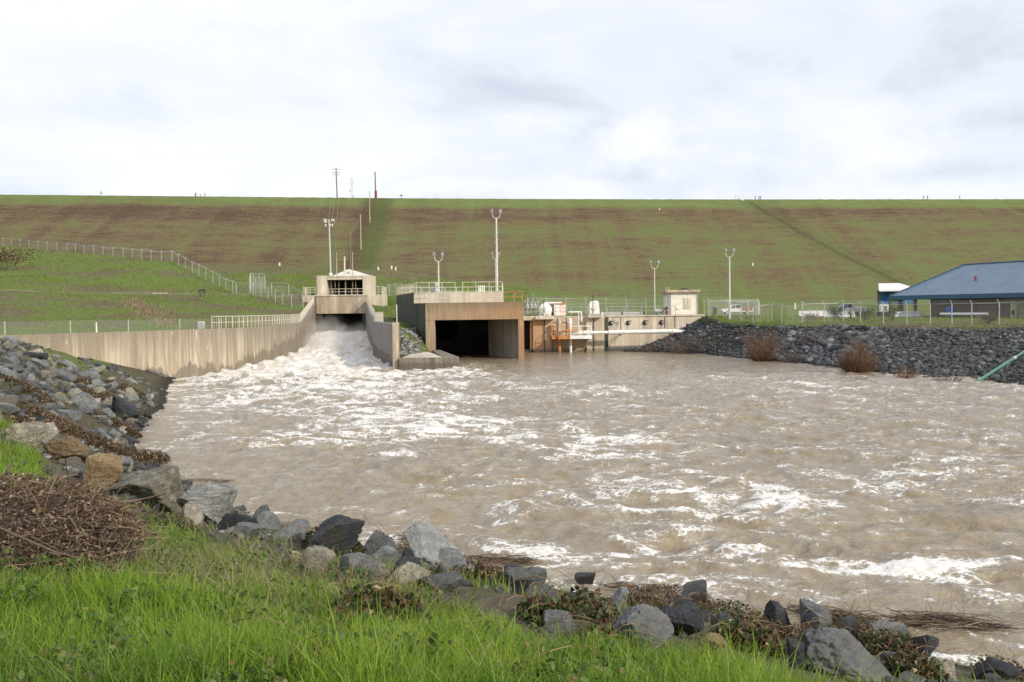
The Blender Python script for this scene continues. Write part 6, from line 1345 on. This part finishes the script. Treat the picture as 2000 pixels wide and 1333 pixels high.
def bramble(px, py, wpx, hpx, n, label, mat=L_bram, leaf=.035, depth=1.0, name='bramble_patch', arch=10):
    p0 = hit(px, py); d = p0.y; s = F / d; rx = wpx / 2 / s; rz = hpx / s * .8
    root = thing(name, p0, label, 'bramble'); a = rng.uniform(0, 6.28, n); rr = np.sqrt(rng.random(n))
    x = p0.x + np.cos(a) * rr * rx; y = p0.y + np.sin(a) * rr * rx * depth; cl = fbm(x / .25, y / .25, 2, int(px) % 40)
    k_ = cl > -.25; x, y, rr = x[k_], y[k_], rr[k_]; n = len(x)
    z = np.array([max(gz(i, j), -.02) for i, j in zip(x, y)]) + rng.random(n) ** 1.3 * rz * np.sqrt(np.clip(1.05 - rr ** 2, 0, 1)) * 1.1 + .02
    leaves(np.stack([x, y, z], 1), rng.uniform(.6, 1.4, n) * leaf, mat, 'leaves', root)
    m_ = max(44, n // 14); ids = rng.integers(0, n, m_); A = np.stack([x, y, z], 1)[ids]; B = A + rng.normal(size=(m_, 3)) * np.array([.5, .5, .22]) * max(.18, rz * 1.2); B[:, 2] = np.maximum(B[:, 2], 0.02)
    sticks(A, B, .0028 * max(1, d / 12), L_reed, 'stems', root)
    for k in range(arch):
        b0 = Vector(A[k % m_]); e_ = b0 + Vector((rng.uniform(-.7, .7), rng.uniform(-.5, .5), 0)); pts_ = [b0.lerp(e_, u_ / 6) + Vector((0, 0, rz * .9 * 4 * (u_ / 6) * (1 - u_ / 6) + .03)) for u_ in range(7)]
        MB().path(pts_, .0028 * max(1, d / 14), 4).build('cane', L_reed, root)
    return root
B_ = [(650, 1082, 120, 60, 1800, 'bramble growing over the big dark boulder', L_bram, .05), (905, 1125, 130, 45, 1300, 'reddish bramble right of the wedge boulder', L_brown, .05),
 (960, 1130, 170, 28, 1400, 'brown bramble mat floating behind the pool', L_brown, .045), (1065, 1215, 110, 52, 700, 'round leaved bramble at the grass edge by the pool', L_bram, .06),
 (1150, 1205, 120, 60, 420, 'thin bramble cane arching over the pool', L_bram, .055), (1265, 1200, 150, 40, 2200, 'bramble tangle between the small dark rocks', L_brown, .045),
 (1300, 1172, 180, 22, 1800, 'dark dead bramble line along the foam', L_brown, .04), (1430, 1222, 150, 55, 2200, 'wide bramble mat left of the pyramid boulder', L_bram, .045),
 (1460, 1270, 150, 60, 2400, 'bramble thicket above the tan hooked rock', L_bram, .05), (1640, 1232, 120, 40, 1200, 'bramble between the tall boulder and the smooth bluish one', L_brown, .045),
 (1740, 1285, 130, 60, 2000, 'green leaved bramble behind the largest boulder', L_bram, .055), (1790, 1330, 120, 60, 1500, 'bramble in the bottom right rocks', L_bram, .055),
 (1950, 1318, 110, 40, 900, 'dead twiggy bramble in the bottom right corner', L_brown, .045), (1560, 1262, 90, 45, 900, 'bramble around the grey blue slab', L_brown, .045),
 (190, 880, 210, 34, 5200, 'wide brown bramble carpet at the left waterline', L_brown, .085), (270, 905, 120, 30, 2600, 'brown bramble reaching into the water at left', L_brown, .08),
 (120, 840, 180, 26, 3200, 'brown ground cover between the left boulders', L_brown, .10), (340, 965, 110, 22, 1300, 'dark bramble behind the lichen boulder', L_brown, .06),
 (330, 1040, 120, 45, 1300, 'small leaved green bramble below the lichen boulder', L_bram, .035), (210, 790, 120, 18, 1500, 'brown weeds above the blocky dark boulder', L_brown, .10),
 (740, 1215, 200, 75, 900, 'dark bramble sprig in the middle of the grass', L_bram, .06), (610, 1310, 180, 50, 120, 'bramble cane with brown leaves at the bottom edge', L_dead, .075),
 (1020, 1330, 120, 30, 90, 'few red bramble leaves low in the grass', L_brown, .05), (780, 1075, 60, 16, 400, 'dead stems behind the rounded grey boulder', L_brown, .04),
 (50, 765, 110, 16, 1500, 'brown weeds between boulders near the left frame edge', L_brown, .11), (160, 752, 110, 14, 1400, 'reddish weeds below the corner of the left wall', L_brown, .12), (250, 765, 90, 12, 1100, 'brown weeds on the mud by the left waterline', L_brown, .11),
 (40, 830, 110, 20, 1800, 'dark weeds left of the brown bramble carpet', L_brown, .09), (100, 712, 90, 10, 700, 'mossy weeds along the top of the left rocks', L_bram, .13), (30, 795, 60, 14, 700, 'small green weeds high on the left rocks', L_bram, .09),
 (230, 835, 90, 18, 2200, 'brown creeping stems under the blocky dark boulder', L_brown, .08), (870, 1260, 130, 40, 420, 'dark bramble leaves low in the right grass', L_bram, .05), (1180, 1262, 110, 36, 900, 'bramble leaves left of the tilted pale slab', L_bram, .05)]
for b_ in B_: bramble(*b_[:6], mat=b_[6], leaf=b_[7], arch=3 if b_[4] < 500 else (10 if b_[1] > 1050 else 4))

def mat_of_sticks(px, py, wpx, n, label, long=.5, mat=L_drift, ang=-.15, up=.05, name='driftwood_mat'):
    n = int(n * .5); wpx = wpx * .85
    p0 = W(px, py, .05); s = F / p0.y; rx = wpx / 2 / s; root = thing(name, p0, label, 'driftwood')
    A = np.stack([p0.x + rng.uniform(-1, 1, n) * rx, p0.y + rng.normal(0, .13, n), .03 + rng.random(n) * up + .02], 1); A[:, 1] += (A[:, 0] - p0.x) * math.tan(ang)
    th = rng.normal(ang, .28, n); L_ = rng.uniform(.15, 1, n) * long; dr_ = np.stack([np.cos(th), np.sin(th), rng.normal(0, .06, n)], 1) * L_[:, None]
    sticks(A - dr_ / 2, A + dr_ / 2, rng.uniform(.003, .009, n), mat, 'reeds', root); return root
mat_of_sticks(985, 1096, 130, 420, 'floating mat of red brown reeds right of the wedge boulder', .7)
mat_of_sticks(820, 1052, 110, 200, 'reeds caught behind the rounded grey boulder', .5)
mat_of_sticks(1085, 1165, 130, 260, 'reeds stretched across the shallow pool', .6)
mat_of_sticks(1245, 1150, 150, 240, 'dark reed line on the foam left of the pointed boulder', .5)
mat_of_sticks(1640, 1205, 160, 380, 'orange brown reeds behind the tall angular boulder', .9, ang=-.5)
mat_of_sticks(1860, 1222, 170, 480, 'orange reed bundle floating at the right', 1.3, ang=-.25, up=.12)
mat_of_sticks(410, 940, 110, 140, 'dark sticks drifting off the left bank', .6, L_stick); mat_of_sticks(555, 1028, 70, 160, 'small raft of dead stems left of the bramble boulder', .4, L_stick)
def stems_up(px, py, wpx, hpx, n, label):
    p0 = W(px, py, 0); s = F / p0.y; root = thing('dead_stems', p0, label, 'twigs'); A = np.stack([p0.x + rng.uniform(-.5, .5, n) * wpx / s, p0.y + rng.normal(0, .3, n), np.zeros(n)], 1)
    n = len(A); B = A + np.stack([rng.normal(.15, .25, n), rng.normal(0, .2, n), rng.uniform(.35, 1, n)], 1) * hpx / s; 
    if n < 30:
        for k in range(n): sticks(A[k:k + 1], B[k:k + 1], .0022 * max(1, p0.y / 14), L_reed, 'stem', root)
    else: sticks(A, B, .0022 * max(1, p0.y / 14), L_reed, 'stems', root)
stems_up(1335, 1125, 130, 70, 9, 'thin dead stems standing in the water left of centre right'); stems_up(1600, 1190, 200, 80, 26, 'tangle of thin red stems behind the tall angular boulder')
stems_up(1870, 1205, 150, 90, 18, 'thin upright stems rising from the floating orange reeds'); stems_up(468, 822, 30, 22, 14, 'lone drowned twig tuft in the water off the left bank'); stems_up(680, 1020, 90, 35, 9, 'faint thin stems behind the bramble boulder')
for px, py, l_, a_, lb in ((1960, 1226, .9, -.35, 'dark floating stick at the right edge'), (370, 958, .6, .3, 'pale stick on the water behind the lichen boulder')):
    p0 = W(px, py, .06); o = MB().tube(p0 + Vector((-l_, l_ * a_ * -1, 0)) * .5, p0 + Vector((l_, l_ * a_, 0)) * .5, .02, 6, .012).build('floating_stick', M_dark if px > 1000 else M_palewood, None, loc=p0); tag(o, lb, 'stick')

def stem_shrub(px, py, hpx, wpx, n, mat, label, name='willow_shrub', th=.02):
    p0 = hit(px, py); p0.z = max(p0.z, -.1); s = F / p0.y; H = hpx / s; Wd_ = wpx / s / 2; root = thing(name, p0, label, 'shrub')
    a = rng.uniform(0, 6.28, n); rr = np.sqrt(rng.random(n)); A = np.stack([p0.x + np.cos(a) * rr * Wd_ * .35, p0.y + np.sin(a) * rr * Wd_ * .35, np.full(n, p0.z - .1)], 1)
    hh = H * rng.uniform(.25, 1.2, n) * (1 - .25 * rr) * (1 + .35 * np.sin(a * 2 + px)); B = np.stack([p0.x + np.cos(a) * rr * Wd_ + rng.normal(0, .1, n), p0.y + np.sin(a) * rr * Wd_ + rng.normal(0, .1, n), p0.z + hh], 1)
    sticks(A, B, th * rng.uniform(.5, 1.1, n), mat, 'stems', root)
    if n < 150: return
    m_ = n * 3; k_ = rng.integers(0, n, m_); u_ = rng.uniform(.55, 1, m_)[:, None]; C_ = A[k_] * (1 - u_) + B[k_] * u_; sticks(C_, C_ + rng.normal(size=(m_, 3)) * .16 * H ** .5, th * .3, L_scrub, 'side_twigs', root)
stem_shrub(1490, 706, 52, 80, 420, L_willow, 'orange brown willow shrub at the right waterline, left of the two'); stem_shrub(1676, 729, 58, 90, 480, L_willow, 'larger orange willow shrub at the right waterline')
stem_shrub(1340, 690, 40, 130, 320, L_scrub, 'greyish leafless scrub where bank and quay wall meet', 'scrub', .018); stem_shrub(1275, 689, 22, 70, 130, L_scrub, 'low leafless scrub at the foot of the quay wall', 'scrub', .016)
stem_shrub(1545, 708, 26, 70, 130, L_scrub, 'low brown scrub between the two willow shrubs', 'scrub', .018); stem_shrub(1770, 738, 26, 60, 110, L_willow, 'thin reddish stems right of the larger willow', 'scrub', .016); stem_shrub(1850, 746, 18, 70, 110, L_scrub, 'low grey scrub near the green pipe', 'scrub', .016)
stem_shrub(1585, 672, 22, 90, 160, L_scrub, 'reddish weeds halfway up the right bank', 'scrub', .016); stem_shrub(1465, 668, 22, 60, 120, L_scrub, 'brown weeds above the left willow shrub', 'scrub', .016)
def leafy(px, d, h, w, n, label, mat=L_bush, name='bush', cat='bush', leaf=.10, zoff=0, pz=None):
    x0_ = X(px, d); z0_ = gz(x0_, d) if pz is None else pz; p0 = Vector((x0_, d, z0_)); root = thing(name, p0, label, cat)
    nb = 9; a = rng.uniform(0, 6.28, nb); tips = np.stack([x0_ + np.cos(a) * w * .30, d + np.sin(a) * w * .30, z0_ + h * rng.uniform(.45, .85, nb)], 1); A = np.tile(np.array([x0_, d, z0_ - .1]), (nb, 1))
    sticks(A, tips, .05, L_stick, 'branches', root)
    k_ = rng.integers(0, nb, n); C_ = tips[k_] + rng.normal(size=(n, 3)) * np.array([w * .17, w * .17, h * .17]); C_[:, 2] = np.clip(C_[:, 2], z0_ + .08, z0_ + h); leaves(C_, rng.uniform(.6, 1.4, n) * leaf, mat, 'foliage', root)
leafy(1636, 122, 1.9, 2.0, 2200, 'dense round green bush behind the fence'); leafy(1690, 116, 1.8, 2.2, 1100, 'olive green bush right of the white truck'); leafy(1742, 116, 1.9, 2.0, 900, 'airy bush in front of the open shed')
leafy(1665, 124, 1.6, 1.2, 350, 'thin bare bush between the two green bushes', L_scrub); leafy(1380, 124.5, .7, 2.4, 900, 'low dark creeper at the end of the quay wall'); leafy(1590, 113, .9, 2.4, 700, 'scrubby bush on the rocks below the yellow bollards', L_brown)
leafy(1930, 99, .9, 1.6, 700, 'low dead brush against the fence near the trailer', L_brown); leafy(12, 225, 4.5, 14, 1600, 'brown bare bush on the left hill at the frame edge', L_brown, leaf=.35)
# dry grass drifts: pale reeds on the left slope
q = [D(200, 600, 118), D(330, 628, 101)]
N = 2600; P = []
for k in range(N):
    tt = rng.random(); px = 250 + tt * 85 + rng.normal(0, 9); py = 590 + tt * 38 + rng.normal(0, 6 + 3 * tt); h_ = hit(px, py); P.append((h_.x, h_.y, h_.z))
g_ = blades(np.array(P), rng.uniform(.3, .6, N), rng.uniform(.03, .07, N), rng.uniform(.2, 1, N), L_dry, 'dry_reeds'); tag(g_, 'pale dry weeds in a diagonal band on the left slope', 'dry weeds', kind='stuff')
# green pipe on the right bank, black pipe stub on the left bank
a_, b_ = W(1908, 746.5, .05), D(2040, 686, 83); b_.z = gz(b_.x, b_.y) + .35
root = thing('green_pipe', a_, 'green pipe lying down the riprap at the right frame edge', 'pipe'); MB().tube(a_, a_.lerp(b_, .5), .12, 12).tube(a_.lerp(b_, .5), b_, .10, 12).build('pipe_body', plain('green_pvc', (.055, .17, .11), .4, 0, .15, 2), root); MB().tube(a_.lerp(b_, .49), a_.lerp(b_, .52), .14, 12).build('coupling', M_galv, root)
p0 = hit(66, 700); root = thing('black_pipe', p0, 'short black corrugated pipe stub on the left bank', 'pipe'); MB().tube(p0 + Vector((-.6, 0, .2)), p0 + Vector((.9, -.4, .1)), .2, 12).build('pipe_body', M_dark, root)
# spray in the chute
t = NT('spray'); t.t.nodes.remove(t.b); pv = t.n('ShaderNodeVolumePrincipled'); t.t.links.new(pv.outputs[0], t.o.inputs[1]); pv.inputs['Color'].default_value = (.97, .94, .89, 1); pv.inputs['Anisotropy'].default_value = .2
p = t.pos(); x, y, z = t.xyz(p); f = t.noise(p, .30, 4, .6, .5)
dn = t.math('MULTIPLY', t.rng(f, .50, .64), t.math('MULTIPLY', t.math('MULTIPLY', t.rng(y, 112, 140), t.rng(y, 178, 150, .04, 1)), t.rng(t.math('SUBTRACT', z, t.math('MULTIPLY', t.math('SUBTRACT', t.noise(t.map(p, (.30, .04, 0)), 1.0, 2), .5), 7)), 3.9, 1.0))); t.put(pv.inputs['Density'], t.math('MULTIPLY', dn, .19))
inn = [(p_[0] + .1, p_[1]) for p_ in offset(wallL[6:], -.1)]; inr = [(p_[0] - .1, p_[1]) for p_ in wallR[2:]]
o = MB().prism(inr + inn[::-1], -.5, [4.6, 5.2, 5.6, 6.8][:len(inr)] + [6.8, 5.4, 4.8, 4.4]).build('spray_mist', t.m); tag(o, 'white brown spray hanging over the chute', 'spray', kind='stuff')
